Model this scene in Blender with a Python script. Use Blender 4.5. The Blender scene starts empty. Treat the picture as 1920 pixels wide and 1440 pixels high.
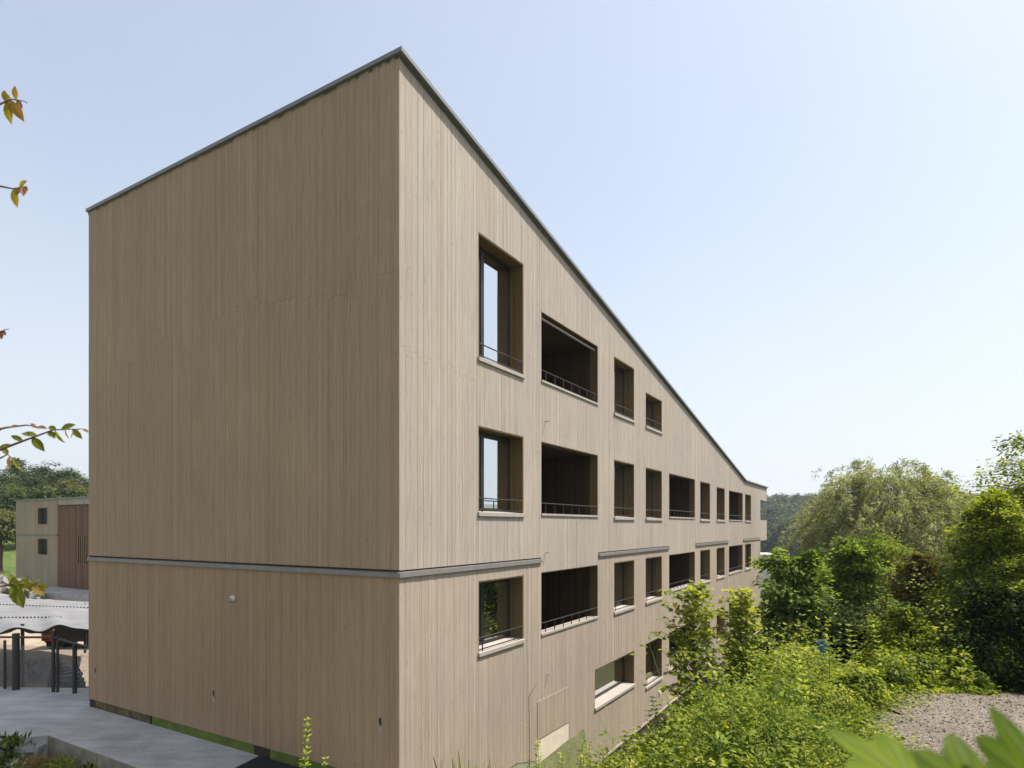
import bpy, math, random
import numpy as np
from mathutils import Vector, Matrix

random.seed(7)
R = np.random.default_rng(11)
scene = bpy.context.scene

# ------------------------------------------------------------------ camera, sky, sun, exposure
F = 1171.0; CX = 960.0; HY = 986.0           # focal length (px), principal column, horizon row of the 1920x1440 photo
cam_d = bpy.data.cameras.new('camera')
cam = bpy.data.objects.new('camera', cam_d)
scene.collection.objects.link(cam)
cam.location = (0, 0, 0)
cam.rotation_euler = (math.radians(90), 0, 0)
cam_d.sensor_width = 36.0
cam_d.lens = 36.0 * F / 1920.0
cam_d.shift_y = (HY - 720.0) / 1920.0
cam_d.clip_start = 0.05
cam_d.clip_end = 9000
cam_d.dof.use_dof = True
cam_d.dof.focus_distance = 13.0
cam_d.dof.aperture_fstop = 3.2
scene.camera = cam

SUN_EL = math.radians(60)
SUN_AZ = math.atan2(0.985, 0.175)            # clockwise from +Y
world = bpy.data.worlds.new('World')
scene.world = world
world.use_nodes = True
wn = world.node_tree
wn.nodes.clear()
sky = wn.nodes.new('ShaderNodeTexSky')
sky.sky_type = 'NISHITA'
sky.sun_disc = False
sky.sun_elevation = SUN_EL
sky.sun_rotation = SUN_AZ
sky.altitude = 500
sky.air_density = 1.0
sky.dust_density = 3.6
sky.ozone_density = 1.0
bg = wn.nodes.new('ShaderNodeBackground')
bg.inputs['Strength'].default_value = 0.105
wo = wn.nodes.new('ShaderNodeOutputWorld')
veil = wn.nodes.new('ShaderNodeMix')                # thin even summer haze over the whole sky
veil.data_type = 'RGBA'
veil.inputs[0].default_value = 0.43
veil.inputs[7].default_value = (3.8, 3.98, 4.1, 1)
wtc = wn.nodes.new('ShaderNodeTexCoord')
wsep = wn.nodes.new('ShaderNodeSeparateXYZ')
wn.links.new(wtc.outputs['Generated'], wsep.inputs[0])
wmr = wn.nodes.new('ShaderNodeMapRange')                # the haze thickens towards the horizon, all the way round
wmr.interpolation_type = 'SMOOTHSTEP'
for k_, v_ in zip(('From Min', 'From Max', 'To Min', 'To Max'), (0.0, 0.55, 0.82, 0.40)): wmr.inputs[k_].default_value = v_
wn.links.new(wsep.outputs[2], wmr.inputs['Value'])
wnz = wn.nodes.new('ShaderNodeTexNoise')                # and is a little uneven
wnz.inputs['Scale'].default_value = 2.6; wnz.inputs['Detail'].default_value = 4
wn.links.new(wtc.outputs['Generated'], wnz.inputs['Vector'])
wma = wn.nodes.new('ShaderNodeMath'); wma.operation = 'MULTIPLY_ADD'
wma.inputs[1].default_value = 0.16; wma.inputs[2].default_value = -0.08
wn.links.new(wnz.outputs[0], wma.inputs[0])
wad = wn.nodes.new('ShaderNodeMath'); wad.operation = 'ADD'; wad.use_clamp = True
wn.links.new(wmr.outputs[0], wad.inputs[0]); wn.links.new(wma.outputs[0], wad.inputs[1])
wn.links.new(wad.outputs[0], veil.inputs[0])
wn.links.new(sky.outputs[0], veil.inputs[6])
wn.links.new(veil.outputs[2], bg.inputs[0])
wn.links.new(bg.outputs[0], wo.inputs[0])

sun_d = bpy.data.lights.new('sun', 'SUN')
sun_d.energy = 3.5
sun_d.angle = math.radians(0.55)
sun_d.color = (1.0, 0.96, 0.90)
sun = bpy.data.objects.new('sun', sun_d)
scene.collection.objects.link(sun)
to_sun = Vector((math.sin(SUN_AZ) * math.cos(SUN_EL), math.cos(SUN_AZ) * math.cos(SUN_EL), math.sin(SUN_EL)))
sun.rotation_euler = to_sun.to_track_quat('Z', 'Y').to_euler()
sun.location = (0, 0, 60)

vs = scene.view_settings
vs.view_transform = 'Standard'
vs.look = 'None'
vs.gamma = 1.0
vs.exposure = 1.12
vs.use_curve_mapping = False
scene.cycles.max_bounces = 8
scene.cycles.diffuse_bounces = 4
scene.cycles.transparent_max_bounces = 8

# ------------------------------------------------------------------ helpers
C = scene.collection
def link(o):
    C.objects.link(o)
    return o
def tag(o, label=None, cat=None, group=None, kind=None):
    if label: o['label'] = label
    if cat: o['category'] = cat
    if group: o['group'] = group
    if kind: o['kind'] = kind
    return o
def empty(name, loc=(0, 0, 0), rz=0.0, **kw):
    o = bpy.data.objects.new(name, None)
    link(o)
    o.location = loc
    o.rotation_euler = (0, 0, rz)
    return tag(o, **kw)
def put(name, me, m=None, parent=None, loc=None, **kw):
    o = bpy.data.objects.new(name, me)
    link(o)
    if m is not None and not me.materials: me.materials.append(m)
    if parent is not None: o.parent = parent
    if loc is not None: o.location = loc
    return tag(o, **kw)

class MB:
    """collects shapes; build() links them as one mesh object"""
    def __init__(s): s.v = []; s.f = []; s.t = []; s.w = []; s.tone = 0.5; s.warm = 0.0; s.smooth = False
    def add(s, vs_, fs):
        n = len(s.v)
        s.v.extend(tuple(map(float, p)) for p in vs_)
        s.t.extend([s.tone] * len(vs_)); s.w.extend([s.warm] * len(vs_))
        s.f.extend(tuple(i + n for i in f) for f in fs)
        return s
    def box(s, x0, x1, y0, y1, z0, z1):
        return s.add([(x0, y0, z0), (x1, y0, z0), (x1, y1, z0), (x0, y1, z0), (x0, y0, z1), (x1, y0, z1), (x1, y1, z1), (x0, y1, z1)],
                     [(0, 3, 2, 1), (4, 5, 6, 7), (0, 1, 5, 4), (1, 2, 6, 5), (2, 3, 7, 6), (3, 0, 4, 7)])
    def hexa(s, b, t):
        """four bottom corners (counter-clockwise from above) and four top corners"""
        return s.add(list(b) + list(t), [(3, 2, 1, 0), (4, 5, 6, 7), (0, 1, 5, 4), (1, 2, 6, 5), (2, 3, 7, 6), (3, 0, 4, 7)])
    def prism(s, poly, z0, z1):
        n = len(poly)
        return s.add([(p[0], p[1], z0) for p in poly] + [(p[0], p[1], z1) for p in poly],
                     [tuple(range(n - 1, -1, -1)), tuple(range(n, 2 * n))] + [(i, (i + 1) % n, n + (i + 1) % n, n + i) for i in range(n)])
    def tube(s, pts, rad, n=6):
        pts = [Vector(p) for p in pts]
        if not hasattr(rad, '__len__'): rad = [rad] * len(pts)
        vs_ = []
        for i, p in enumerate(pts):
            d = (pts[min(i + 1, len(pts) - 1)] - pts[max(i - 1, 0)])
            if d.length < 1e-9: d = Vector((0, 0, 1))
            d.normalize()
            a = d.cross(Vector((0.31, 0.87, 0.38)) if abs(d.z) > 0.8 else Vector((0, 0, 1))).normalized()
            b = d.cross(a)
            for k in range(n):
                w = 2 * math.pi * k / n
                vs_.append(p + (a * math.cos(w) + b * math.sin(w)) * rad[i])
        fs = [tuple(range(n)), tuple(range((len(pts) - 1) * n + n - 1, (len(pts) - 1) * n - 1, -1))]
        for i in range(len(pts) - 1):
            for k in range(n):
                fs.append((i * n + k, i * n + (k + 1) % n, (i + 1) * n + (k + 1) % n, (i + 1) * n + k))
        return s.add(vs_, fs)
    def mesh(s, name):
        me = bpy.data.meshes.new(name)
        me.from_pydata(s.v, [], s.f)
        at = me.attributes.new('tone', 'FLOAT', 'POINT')
        at.data.foreach_set('value', s.t)
        if any(s.w):
            at = me.attributes.new('warm', 'FLOAT', 'POINT')
            at.data.foreach_set('value', s.w)
        if s.smooth: me.polygons.foreach_set('use_smooth', [True] * len(me.polygons))
        me.update()
        return me
    def build(s, name, m, parent=None, **kw):
        return put(name, s.mesh(name), m, parent, **kw)

def fast_mesh(name, V, faces, tone, k):
    """V (n,3); faces (m,k) of equal size"""
    me = bpy.data.meshes.new(name)
    V = np.ascontiguousarray(V, dtype=np.float32)
    faces = np.ascontiguousarray(faces, dtype=np.int32)
    me.vertices.add(len(V)); me.vertices.foreach_set('co', V.ravel())
    me.loops.add(faces.size); me.loops.foreach_set('vertex_index', faces.ravel())
    me.polygons.add(len(faces)); me.polygons.foreach_set('loop_start', np.arange(0, faces.size, k, dtype=np.int32))
    at = me.attributes.new('tone', 'FLOAT', 'POINT')
    at.data.foreach_set('value', np.ascontiguousarray(tone, dtype=np.float32))
    me.update(calc_edges=True)
    return me

# pixel of the photo -> point in the place
def ray(px, py): return np.array([(px - CX) / F, 1.0, (HY - py) / F])
def at_depth(px, py, Y): return ray(px, py) * Y
def on_level(px, py, z):
    r = ray(px, py)
    return r * (z / r[2])

# ------------------------------------------------------------------ materials
def nt_new(name):
    m = bpy.data.materials.new(name)
    m.use_nodes = True
    nt = m.node_tree
    nt.nodes.clear()
    out = nt.nodes.new('ShaderNodeOutputMaterial')
    return m, nt, out
def N(nt, t, **kw):
    n = nt.nodes.new('ShaderNode' + t)
    for k, v in kw.items():
        if k in n.inputs: n.inputs[k].default_value = v
        else: setattr(n, k, v)
    return n
def ramp(nt, fac, stops, interp='LINEAR'):
    r = nt.nodes.new('ShaderNodeValToRGB')
    r.color_ramp.interpolation = interp
    e = r.color_ramp.elements
    while len(e) < len(stops): e.new(0.5)
    for el, (p, c) in zip(e, stops):
        el.position = p
        el.color = (*c, 1) if len(c) == 3 else c
    nt.links.new(fac, r.inputs[0])
    return r
def mixc(nt, a, b, fac, mode='MIX'):
    m = nt.nodes.new('ShaderNodeMix')
    m.data_type = 'RGBA'; m.blend_type = mode
    for sock, v in ((m.inputs[6], a), (m.inputs[7], b), (m.inputs[0], fac)):
        if hasattr(v, 'is_linked') or hasattr(v, 'links'): nt.links.new(v, sock)
        else: sock.default_value = v if not isinstance(v, tuple) else (*v, 1)
    return m.outputs[2]
def principled(nt, out, rough=0.7, spec=0.3, metal=0.0):
    b = nt.nodes.new('ShaderNodeBsdfPrincipled')
    b.inputs['Roughness'].default_value = rough
    b.inputs['Specular IOR Level'].default_value = spec
    b.inputs['Metallic'].default_value = metal
    nt.links.new(b.outputs[0], out.inputs[0])
    return b
def coords(nt, scale, kind='obj'):
    tc = nt.nodes.new('ShaderNodeTexCoord')
    mp = nt.nodes.new('ShaderNodeMapping')
    mp.inputs['Scale'].default_value = scale
    nt.links.new(tc.outputs['Object'], mp.inputs[0])
    return mp.outputs[0]
def noise(nt, vec, scale, detail=3, rough=0.55):
    n = nt.nodes.new('ShaderNodeTexNoise')
    n.inputs['Scale'].default_value = scale
    n.inputs['Detail'].default_value = detail
    n.inputs['Roughness'].default_value = rough
    if vec is not None: nt.links.new(vec, n.inputs['Vector'])
    return n.outputs['Fac']
def bump(nt, b, h, strength, dist):
    bp = nt.nodes.new('ShaderNodeBump')
    bp.inputs['Strength'].default_value = strength
    bp.inputs['Distance'].default_value = dist
    nt.links.new(h, bp.inputs['Height'])
    nt.links.new(bp.outputs[0], b.inputs['Normal'])

def plain(name, col, rough=0.6, spec=0.3, metal=0.0, var=0.15, scale=6.0):
    m, nt, out = nt_new(name)
    b = principled(nt, out, rough, spec, metal)
    f = noise(nt, coords(nt, (1, 1, 1)), scale, 4)
    c = ramp(nt, f, [(0.3, tuple(x * (1 - var) for x in col)), (0.7, tuple(min(1, x * (1 + var)) for x in col))])
    nt.links.new(c.outputs[0], b.inputs['Base Color'])
    return m

def wood(name, dark, mid, light, rough=0.75, grain=0.5, warm=None):
    m, nt, out = nt_new(name)
    b = principled(nt, out, rough, 0.2)
    at = N(nt, 'Attribute', attribute_name='tone')
    tone = at.outputs['Fac']
    c1 = ramp(nt, tone, [(0.0, dark), (0.5, mid), (1.0, light)])
    c1o = c1.outputs[0]
    if warm:                                     # less weathered lower boards browner; end wall's shade also put into board colour
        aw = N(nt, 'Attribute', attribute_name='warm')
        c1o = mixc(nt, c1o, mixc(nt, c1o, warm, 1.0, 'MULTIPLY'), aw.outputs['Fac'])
    # fibres: noise stretched along the height, shifted from board to board
    tc = nt.nodes.new('ShaderNodeTexCoord')
    ml = N(nt, 'Math', operation='MULTIPLY'); ml.inputs[1].default_value = 37.0
    nt.links.new(tone, ml.inputs[0])
    cb = nt.nodes.new('ShaderNodeCombineXYZ')
    nt.links.new(ml.outputs[0], cb.inputs[2])
    ad = N(nt, 'VectorMath', operation='ADD')
    nt.links.new(tc.outputs['Object'], ad.inputs[0]); nt.links.new(cb.outputs[0], ad.inputs[1])
    mp = nt.nodes.new('ShaderNodeMapping'); mp.inputs['Scale'].default_value = (60, 60, 1.6)
    nt.links.new(ad.outputs[0], mp.inputs[0])
    g = noise(nt, mp.outputs[0], 1.0, 4, 0.6)
    gr = ramp(nt, g, [(0.3, (1 - grain * 0.45,) * 3), (0.7, (1 + grain * 0.12,) * 3)])
    c2 = mixc(nt, c1o, gr.outputs[0], 1.0, 'MULTIPLY')
    # slow weather variation over the wall
    w = noise(nt, tc.outputs['Object'], 0.35, 3)
    wr = ramp(nt, w, [(0.3, (0.93, 0.92, 0.93)), (0.7, (1.05, 1.04, 1.0))])
    c3 = mixc(nt, c2, wr.outputs[0], 1.0, 'MULTIPLY')
    # knots
    mk = nt.nodes.new('ShaderNodeMapping'); mk.inputs['Scale'].default_value = (9, 9, 2.2)
    nt.links.new(ad.outputs[0], mk.inputs[0])
    vo = nt.nodes.new('ShaderNodeTexVoronoi'); vo.inputs['Scale'].default_value = 1.0
    nt.links.new(mk.outputs[0], vo.inputs['Vector'])
    kr = ramp(nt, vo.outputs['Distance'], [(0.0, (0.55, 0.5, 0.45)), (0.075, (0.7, 0.66, 0.6)), (0.11, (1, 1, 1))])
    c4 = mixc(nt, c3, kr.outputs[0], 0.8, 'MULTIPLY')
    nt.links.new(c4, b.inputs['Base Color'])
    bump(nt, b, g, 0.25, 0.002)
    return m

M = {}
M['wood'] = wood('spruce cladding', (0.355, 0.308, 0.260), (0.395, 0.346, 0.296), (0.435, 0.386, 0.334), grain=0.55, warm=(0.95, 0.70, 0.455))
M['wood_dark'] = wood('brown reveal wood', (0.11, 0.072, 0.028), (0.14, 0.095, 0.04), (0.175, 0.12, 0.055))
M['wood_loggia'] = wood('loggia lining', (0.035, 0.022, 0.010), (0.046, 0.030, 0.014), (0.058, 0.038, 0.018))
M['wood_red'] = wood('red brown boards', (0.16, 0.085, 0.055), (0.20, 0.11, 0.07), (0.25, 0.14, 0.09))
M['slat'] = plain('golden slat', (0.30, 0.20, 0.09), 0.7)
M['core'] = plain('wall behind the boards', (0.06, 0.045, 0.035), 0.9, 0.1)
M['fascia'] = plain('roof edge metal', (0.17, 0.175, 0.175), 0.45, 0.5, 0.15, 0.06, 2.0)
M['roof'] = plain('roof sheet', (0.12, 0.12, 0.12), 0.7)
M['sill'] = plain('stone grey sill', (0.36, 0.315, 0.27), 0.6, 0.3, 0, 0.08)
M['belt'] = plain('belt flashing', (0.20, 0.185, 0.17), 0.45, 0.4, 0.4, 0.1)
M['frame'] = plain('dark window frame', (0.02, 0.018, 0.016), 0.45, 0.4)
M['rail'] = plain('bronze railing', (0.055, 0.047, 0.04), 0.4, 0.5, 0.6)
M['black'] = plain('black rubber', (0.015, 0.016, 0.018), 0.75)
M['white'] = plain('white plastic', (0.75, 0.75, 0.72), 0.4)
M['orange'] = plain('orange plastic', (0.65, 0.10, 0.02), 0.5)
M['blue'] = plain('blue panel', (0.02, 0.09, 0.22), 0.5)
M['green_plinth'] = plain('green plinth board', (0.115, 0.15, 0.03), 0.8, 0.2, 0, 0.3, 3.0)
M['plinth_brown'] = plain('earthy plinth board', (0.12, 0.095, 0.05), 0.9, 0.1, 0, 0.5, 6.0)
M['pale_green'] = plain('pale green plinth', (0.27, 0.30, 0.18), 0.8, 0.2, 0, 0.15, 3.0)
M['membrane'] = plain('cream membrane', (0.62, 0.54, 0.42), 0.8, 0.2, 0, 0.1, 3.0)
M['post'] = plain('galvanised post', (0.06, 0.055, 0.05), 0.5, 0.4, 0.5)
M['wire'] = plain('fence wire', (0.42, 0.41, 0.40), 0.5, 0.4, 0.6)
M['bark'] = plain('bark', (0.085, 0.062, 0.045), 0.9, 0.1, 0, 0.35, 25.0)
M['twig'] = plain('twig bark', (0.14, 0.07, 0.05), 0.8, 0.2, 0, 0.2, 40.0)
M['plaster'] = plain('white plaster', (0.55, 0.50, 0.43), 0.85, 0.2, 0, 0.04)
M['stem'] = plain('green stem', (0.14, 0.20, 0.04), 0.7)
M['straw'] = plain('dry stalk', (0.40, 0.30, 0.16), 0.8)
M['machine'] = plain('dark machine paint', (0.035, 0.035, 0.037), 0.6)
M['rubble'] = plain('grey rubble', (0.22, 0.205, 0.19), 0.9, 0.2, 0, 0.35, 5.0)

def glass_mat():
    m, nt, out = nt_new('window glass')
    d = N(nt, 'BsdfDiffuse'); d.inputs['Color'].default_value = (0.010, 0.009, 0.008, 1)
    g = N(nt, 'BsdfGlossy'); g.inputs['Roughness'].default_value = 0.008
    g.inputs['Color'].default_value = (0.93, 0.97, 1.0, 1)
    lw = N(nt, 'LayerWeight'); lw.inputs['Blend'].default_value = 0.5
    r = ramp(nt, lw.outputs['Facing'], [(0.0, (0.52,) * 3), (0.5, (0.72,) * 3), (1.0, (1, 1, 1))])
    mx = N(nt, 'MixShader')
    nt.links.new(r.outputs[0], mx.inputs[0]); nt.links.new(d.outputs[0], mx.inputs[1]); nt.links.new(g.outputs[0], mx.inputs[2])
    nt.links.new(mx.outputs[0], out.inputs[0])
    # panes are never dead flat
    nz = noise(nt, coords(nt, (1, 1, 1)), 1.3, 1)
    bp = nt.nodes.new('ShaderNodeBump'); bp.inputs['Strength'].default_value = 0.02; bp.inputs['Distance'].default_value = 0.05
    nt.links.new(nz, bp.inputs['Height']); nt.links.new(bp.outputs[0], g.inputs['Normal'])
    return m
M['glass'] = glass_mat()

def concrete(name, a, b_, scale=1.2):
    m, nt, out = nt_new(name)
    b = principled(nt, out, 0.75, 0.3)
    v = coords(nt, (1, 1, 1))
    n1 = noise(nt, v, scale, 6, 0.6); n2 = noise(nt, v, 22, 3)
    st = noise(nt, coords(nt, (0.5, 2.2, 1)), 1.6, 5, 0.7)
    sr = ramp(nt, st, [(0.35, (0.80, 0.80, 0.81)), (0.55, (1.0, 1.0, 1.0)), (0.7, (1.1, 1.09, 1.07))])
    c = ramp(nt, n1, [(0.32, a), (0.68, b_)])
    c = type('o', (), {'outputs': [mixc(nt, c.outputs[0], sr.outputs[0], 1.0, 'MULTIPLY')]})
    c2 = ramp(nt, n2, [(0.3, (0.88,) * 3), (0.7, (1.06,) * 3)])
    nt.links.new(mixc(nt, c.outputs[0], c2.outputs[0], 1.0, 'MULTIPLY'), b.inputs['Base Color'])
    bump(nt, b, n2, 0.2, 0.004)
    return m
M['concrete'] = concrete('concrete slab', (0.35, 0.34, 0.32), (0.50, 0.485, 0.455))
M['concrete_side'] = concrete('concrete side', (0.20, 0.17, 0.13), (0.33, 0.29, 0.23), 3)
M['canopy'] = concrete('pale canopy sheet', (0.19, 0.185, 0.185), (0.235, 0.23, 0.23), 0.8)

def ground_mat():
    m, nt, out = nt_new('ground')
    b = principled(nt, out, 0.95, 0.1)
    at = N(nt, 'Attribute', attribute_name='tone')
    v = coords(nt, (1, 1, 1))
    n1 = noise(nt, v, 1.7, 6, 0.65); n2 = noise(nt, v, 14, 4)
    soil = ramp(nt, n2, [(0.3, (0.08, 0.062, 0.042)), (0.7, (0.19, 0.15, 0.105))])
    grass = ramp(nt, n1, [(0.3, (0.045, 0.075, 0.015)), (0.7, (0.12, 0.16, 0.04))])
    c = mixc(nt, soil.outputs[0], grass.outputs[0], at.outputs['Fac'])
    nt.links.new(c, b.inputs['Base Color'])
    bump(nt, b, n2, 0.6, 0.05)
    return m
M['ground'] = ground_mat()
def grit(name, lo, mid, hi, sc):
    m, nt, out = nt_new(name)
    b = principled(nt, out, 0.9, 0.15)
    v = coords(nt, (1, 1, 1))
    vo = nt.nodes.new('ShaderNodeTexVoronoi'); vo.inputs['Scale'].default_value = sc
    nt.links.new(v, vo.inputs['Vector'])
    sp = nt.nodes.new('ShaderNodeSeparateColor'); nt.links.new(vo.outputs['Color'], sp.inputs[0])
    c = ramp(nt, sp.outputs[0], [(0.0, lo), (0.5, mid), (1.0, hi)])
    n1 = noise(nt, v, 1.1, 5)
    c2 = ramp(nt, n1, [(0.3, (0.78, 0.76, 0.74)), (0.7, (1.08, 1.08, 1.08))])
    nt.links.new(mixc(nt, c.outputs[0], c2.outputs[0], 1.0, 'MULTIPLY'), b.inputs['Base Color'])
    bump(nt, b, vo.outputs['Distance'], 0.8, 0.02)
    return m
M['gravel'] = grit('gravel', (0.095, 0.076, 0.058), (0.19, 0.16, 0.126), (0.30, 0.26, 0.21), 55)
M['yard'] = grit('beige yard grit', (0.30, 0.235, 0.165), (0.37, 0.295, 0.215), (0.43, 0.355, 0.27), 12)

def leaf_mat(name, stops, transl=0.35, rough=0.55, spec=0.10):
    m, nt, out = nt_new(name)
    at = N(nt, 'Attribute', attribute_name='tone')
    c = ramp(nt, at.outputs['Fac'], stops)
    b = nt.nodes.new('ShaderNodeBsdfPrincipled')
    b.inputs['Roughness'].default_value = rough
    b.inputs['Specular IOR Level'].default_value = spec
    nt.links.new(c.outputs[0], b.inputs['Base Color'])
    t = N(nt, 'BsdfTranslucent')
    tc = mixc(nt, c.outputs[0], (1.55, 1.45, 0.45), 1.0, 'MULTIPLY')
    nt.links.new(tc, t.inputs['Color'])
    mx = N(nt, 'MixShader'); mx.inputs[0].default_value = transl
    nt.links.new(b.outputs[0], mx.inputs[1]); nt.links.new(t.outputs[0], mx.inputs[2])
    nt.links.new(mx.outputs[0], out.inputs[0])
    return m
M['leaf_bright'] = leaf_mat('fresh leaf', [(0, (0.028, 0.06, 0.008)), (0.4, (0.118, 0.17, 0.018)), (0.75, (0.255, 0.30, 0.035)), (1, (0.42, 0.41, 0.09))], 0.45)
M['leaf_mid'] = leaf_mat('mid green leaf', [(0, (0.011, 0.026, 0.006)), (0.5, (0.07, 0.12, 0.02)), (1, (0.25, 0.32, 0.06))], 0.42)
M['leaf_dark'] = leaf_mat('dark and shaded leaf', [(0, (0.006, 0.012, 0.003)), (0.5, (0.018, 0.03, 0.006)), (1, (0.06, 0.085, 0.016))], 0.25, 0.6, 0.03)  # for the shaded shrubs, shade is put into this darkened leaf colour
M['leaf_horn'] = leaf_mat('hornbeam leaf', [(0, (0.012, 0.028, 0.005)), (0.5, (0.10, 0.15, 0.018)), (1, (0.34, 0.38, 0.055))], 0.46)
M['leaf_willow'] = leaf_mat('willow leaf', [(0, (0.12, 0.13, 0.06)), (0.5, (0.26, 0.285, 0.17)), (1, (0.43, 0.46, 0.31))], 0.4)
M['leaf_red'] = leaf_mat('red tinged leaf', [(0, (0.03, 0.025, 0.012)), (0.35, (0.11, 0.07, 0.03)), (0.6, (0.12, 0.13, 0.025)), (1, (0.26, 0.27, 0.04))], 0.4)
M['leaf_olive'] = leaf_mat('olive leaf', [(0, (0.05, 0.06, 0.02)), (0.5, (0.09, 0.10, 0.03)), (1, (0.15, 0.15, 0.05))], 0.3)
M['leaf_hill'] = leaf_mat('hill tree leaf', [(0, (0.014, 0.028, 0.010)), (0.5, (0.04, 0.065, 0.02)), (1, (0.10, 0.13, 0.035))], 0.2)
M['leaf_cherry'] = leaf_mat('cherry leaf', [(0, (0.08, 0.11, 0.014)), (0.4, (0.18, 0.19, 0.025)), (0.6, (0.26, 0.20, 0.03)), (0.8, (0.28, 0.17, 0.05)), (1, (0.28, 0.14, 0.085))], 0.45)
M['leaf_big'] = leaf_mat('big maple leaf', [(0, (0.03, 0.06, 0.004)), (0.5, (0.08, 0.13, 0.006)), (1, (0.17, 0.22, 0.012))], 0.5, 0.5, 0.08)
M['leaf_yellow'] = leaf_mat('yellow green bract', [(0, (0.14, 0.20, 0.02)), (1, (0.36, 0.42, 0.05))], 0.4)

# ------------------------------------------------------------------ the lie of the land
CORN = np.array([(748 - CX) / F * (F / 116.0), F / 116.0])       # ground plan of the building's corner
TH = math.atan2(1.0, (1663 - CX) / F)                            # heading of the long facade
T = np.array([math.cos(TH), math.sin(TH)])
NO = np.array([T[1], -T[0]])                                     # outward from the long facade
def ss(e0, e1, x):
    t = np.clip((x - e0) / (e1 - e0), 0, 1)
    return t * t * (3 - 2 * t)
def vnoise(x, y):
    return (np.sin(x * 0.71 + 1.3 * np.sin(y * 0.43)) + np.sin(y * 0.83 + 1.7 * np.sin(x * 0.37 + 2.0)) + 0.5 * np.sin(x * 1.9 + y * 1.3)) / 2.5
def H(x, y):
    x = np.asarray(x, float); y = np.asarray(y, float)
    dx = x - CORN[0]; dy = y - CORN[1]
    a = dx * T[0] + dy * T[1]
    b = dx * NO[0] + dy * NO[1]
    r = np.hypot(x, y)
    foot = -4.85 - 0.45 * ss(-1.0, 1.0, a) - 0.16 * np.clip(a, 0, 24)
    top = -2.55 - 0.13 * np.clip(a - 3.5, 0, 40) 
    z = foot + (top - foot) * ss(1.2, 6.6, b)
    z = np.where((b < 0), -4.85 - 0.3 * ss(0, -10, a) * 0, z)
    z = np.where((b < 0) & (a > 0), -5.1 - 0.0 * a, z)
    z = z + 0.06 * vnoise(x * 1.6, y * 1.6) * ss(0.3, 1.5, np.abs(b))
    # far away: valley on the one hand, hill on the other
    az = x / np.maximum(y, 1.0)
    farR = ss(30, 120, r)
    val = -14 + 19 * ss(190, 480, r) + 58 * ss(900, 1900, r) * ss(0.35, 1.0, az) + 2.0 * vnoise(x * 0.02, y * 0.02)
    left = -4.6 + 6 * ss(62, 150, r) + 3 * ss(150, 400, r)
    wl = ss(-0.35, -0.55, az)
    far = val * (1 - wl) + left * wl
    return z * (1 - farR) + far * farR

def grid_axis(lo, hi, n, p):
    u = np.linspace(-1, 1, n)
    return np.sign(u) * (np.exp(p * np.abs(u)) - 1) / (math.exp(p) - 1) * (hi if True else lo)
GX = grid_axis(-2600, 2600, 300, 6.6)
GY = grid_axis(-2600, 2600, 300, 6.6) + 11.0
gx, gy = np.meshgrid(GX, GY, indexing='ij')
gz = H(gx, gy)
nx_, ny_ = gx.shape
V = np.stack([gx.ravel(), gy.ravel(), gz.ravel()], 1)
ii = np.arange(nx_ * ny_).reshape(nx_, ny_)
fc = np.stack([ii[:-1, :-1].ravel(), ii[1:, :-1].ravel(), ii[1:, 1:].ravel(), ii[:-1, 1:].ravel()], 1)
dxv = V[:, 0] - CORN[0]; dyv = V[:, 1] - CORN[1]
av = dxv * T[0] + dyv * T[1]; bv = dxv * NO[0] + dyv * NO[1]
gt = np.clip(0.35 + 0.65 * ss(25, 50, np.hypot(V[:, 0], V[:, 1])) + 0.25 * vnoise(V[:, 0], V[:, 1]), 0, 1)
g_me = fast_mesh('ground', V, fc, gt, 4)
g_me.polygons.foreach_set('use_smooth', [True] * len(g_me.polygons))
put('ground', g_me, M['ground'], kind='structure')

def sheet(name, poly, lift, m, step=0.35, zfun=H, **kw):
    """a thin sheet on the ground inside a ground-plan polygon"""
    P = np.array(poly)
    lo, hi = P.min(0), P.max(0)
    xs = np.arange(lo[0], hi[0] + step, step); ys = np.arange(lo[1], hi[1] + step, step)
    X, Y = np.meshgrid(xs, ys, indexing='ij')
    def inside(px, py):
        c = np.zeros(px.shape, bool)
        j = len(P) - 1
        for i in range(len(P)):
            xi, yi, xj, yj = P[i][0], P[i][1], P[j][0], P[j][1]
            c ^= ((yi > py) != (yj > py)) & (px < (xj - xi) * (py - yi) / (yj - yi + 1e-12) + xi)
            j = i
        return c
    cx_ = X[:-1, :-1] + step / 2; cy_ = Y[:-1, :-1] + step / 2
    keep = inside(cx_ + 0.25 * vnoise(cx_ * 5, cy_ * 5), cy_)
    n = np.arange(X.size).reshape(X.shape)
    f = np.stack([n[:-1, :-1][keep], n[1:, :-1][keep], n[1:, 1:][keep], n[:-1, 1:][keep]], 1)
    used = np.unique(f)
    remap = -np.ones(X.size, int); remap[used] = np.arange(len(used))
    x, y = X.ravel()[used], Y.ravel()[used]
    me = fast_mesh(name, np.stack([x, y, zfun(x, y) + lift], 1), remap[f], np.full(len(used), 0.5), 4)
    me.polygons.foreach_set('use_smooth', [True] * len(me.polygons))
    return put(name, me, m, **kw)

def wl(a, b):  # building ground plan -> place
    p = CORN + a * T + b * NO
    return (p[0], p[1])
GRAVEL = [wl(-9, 6.2), wl(-4, 6.3), wl(-0.4, 6.35), wl(3.4, 7.0), wl(5.6, 8.6), wl(6.0, 14.0), wl(-9, 14)]
sheet('gravel_path', GRAVEL, 0.03, M['gravel'], 0.2, kind='structure')
YARD = [wl(-9, -11.5), wl(14, -10.5), wl(34, -10.5), wl(44, -30), wl(38, -48), wl(-6, -38)]
sheet('yard', YARD, 0.02, M['yard'], 0.5, kind='structure')

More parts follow.
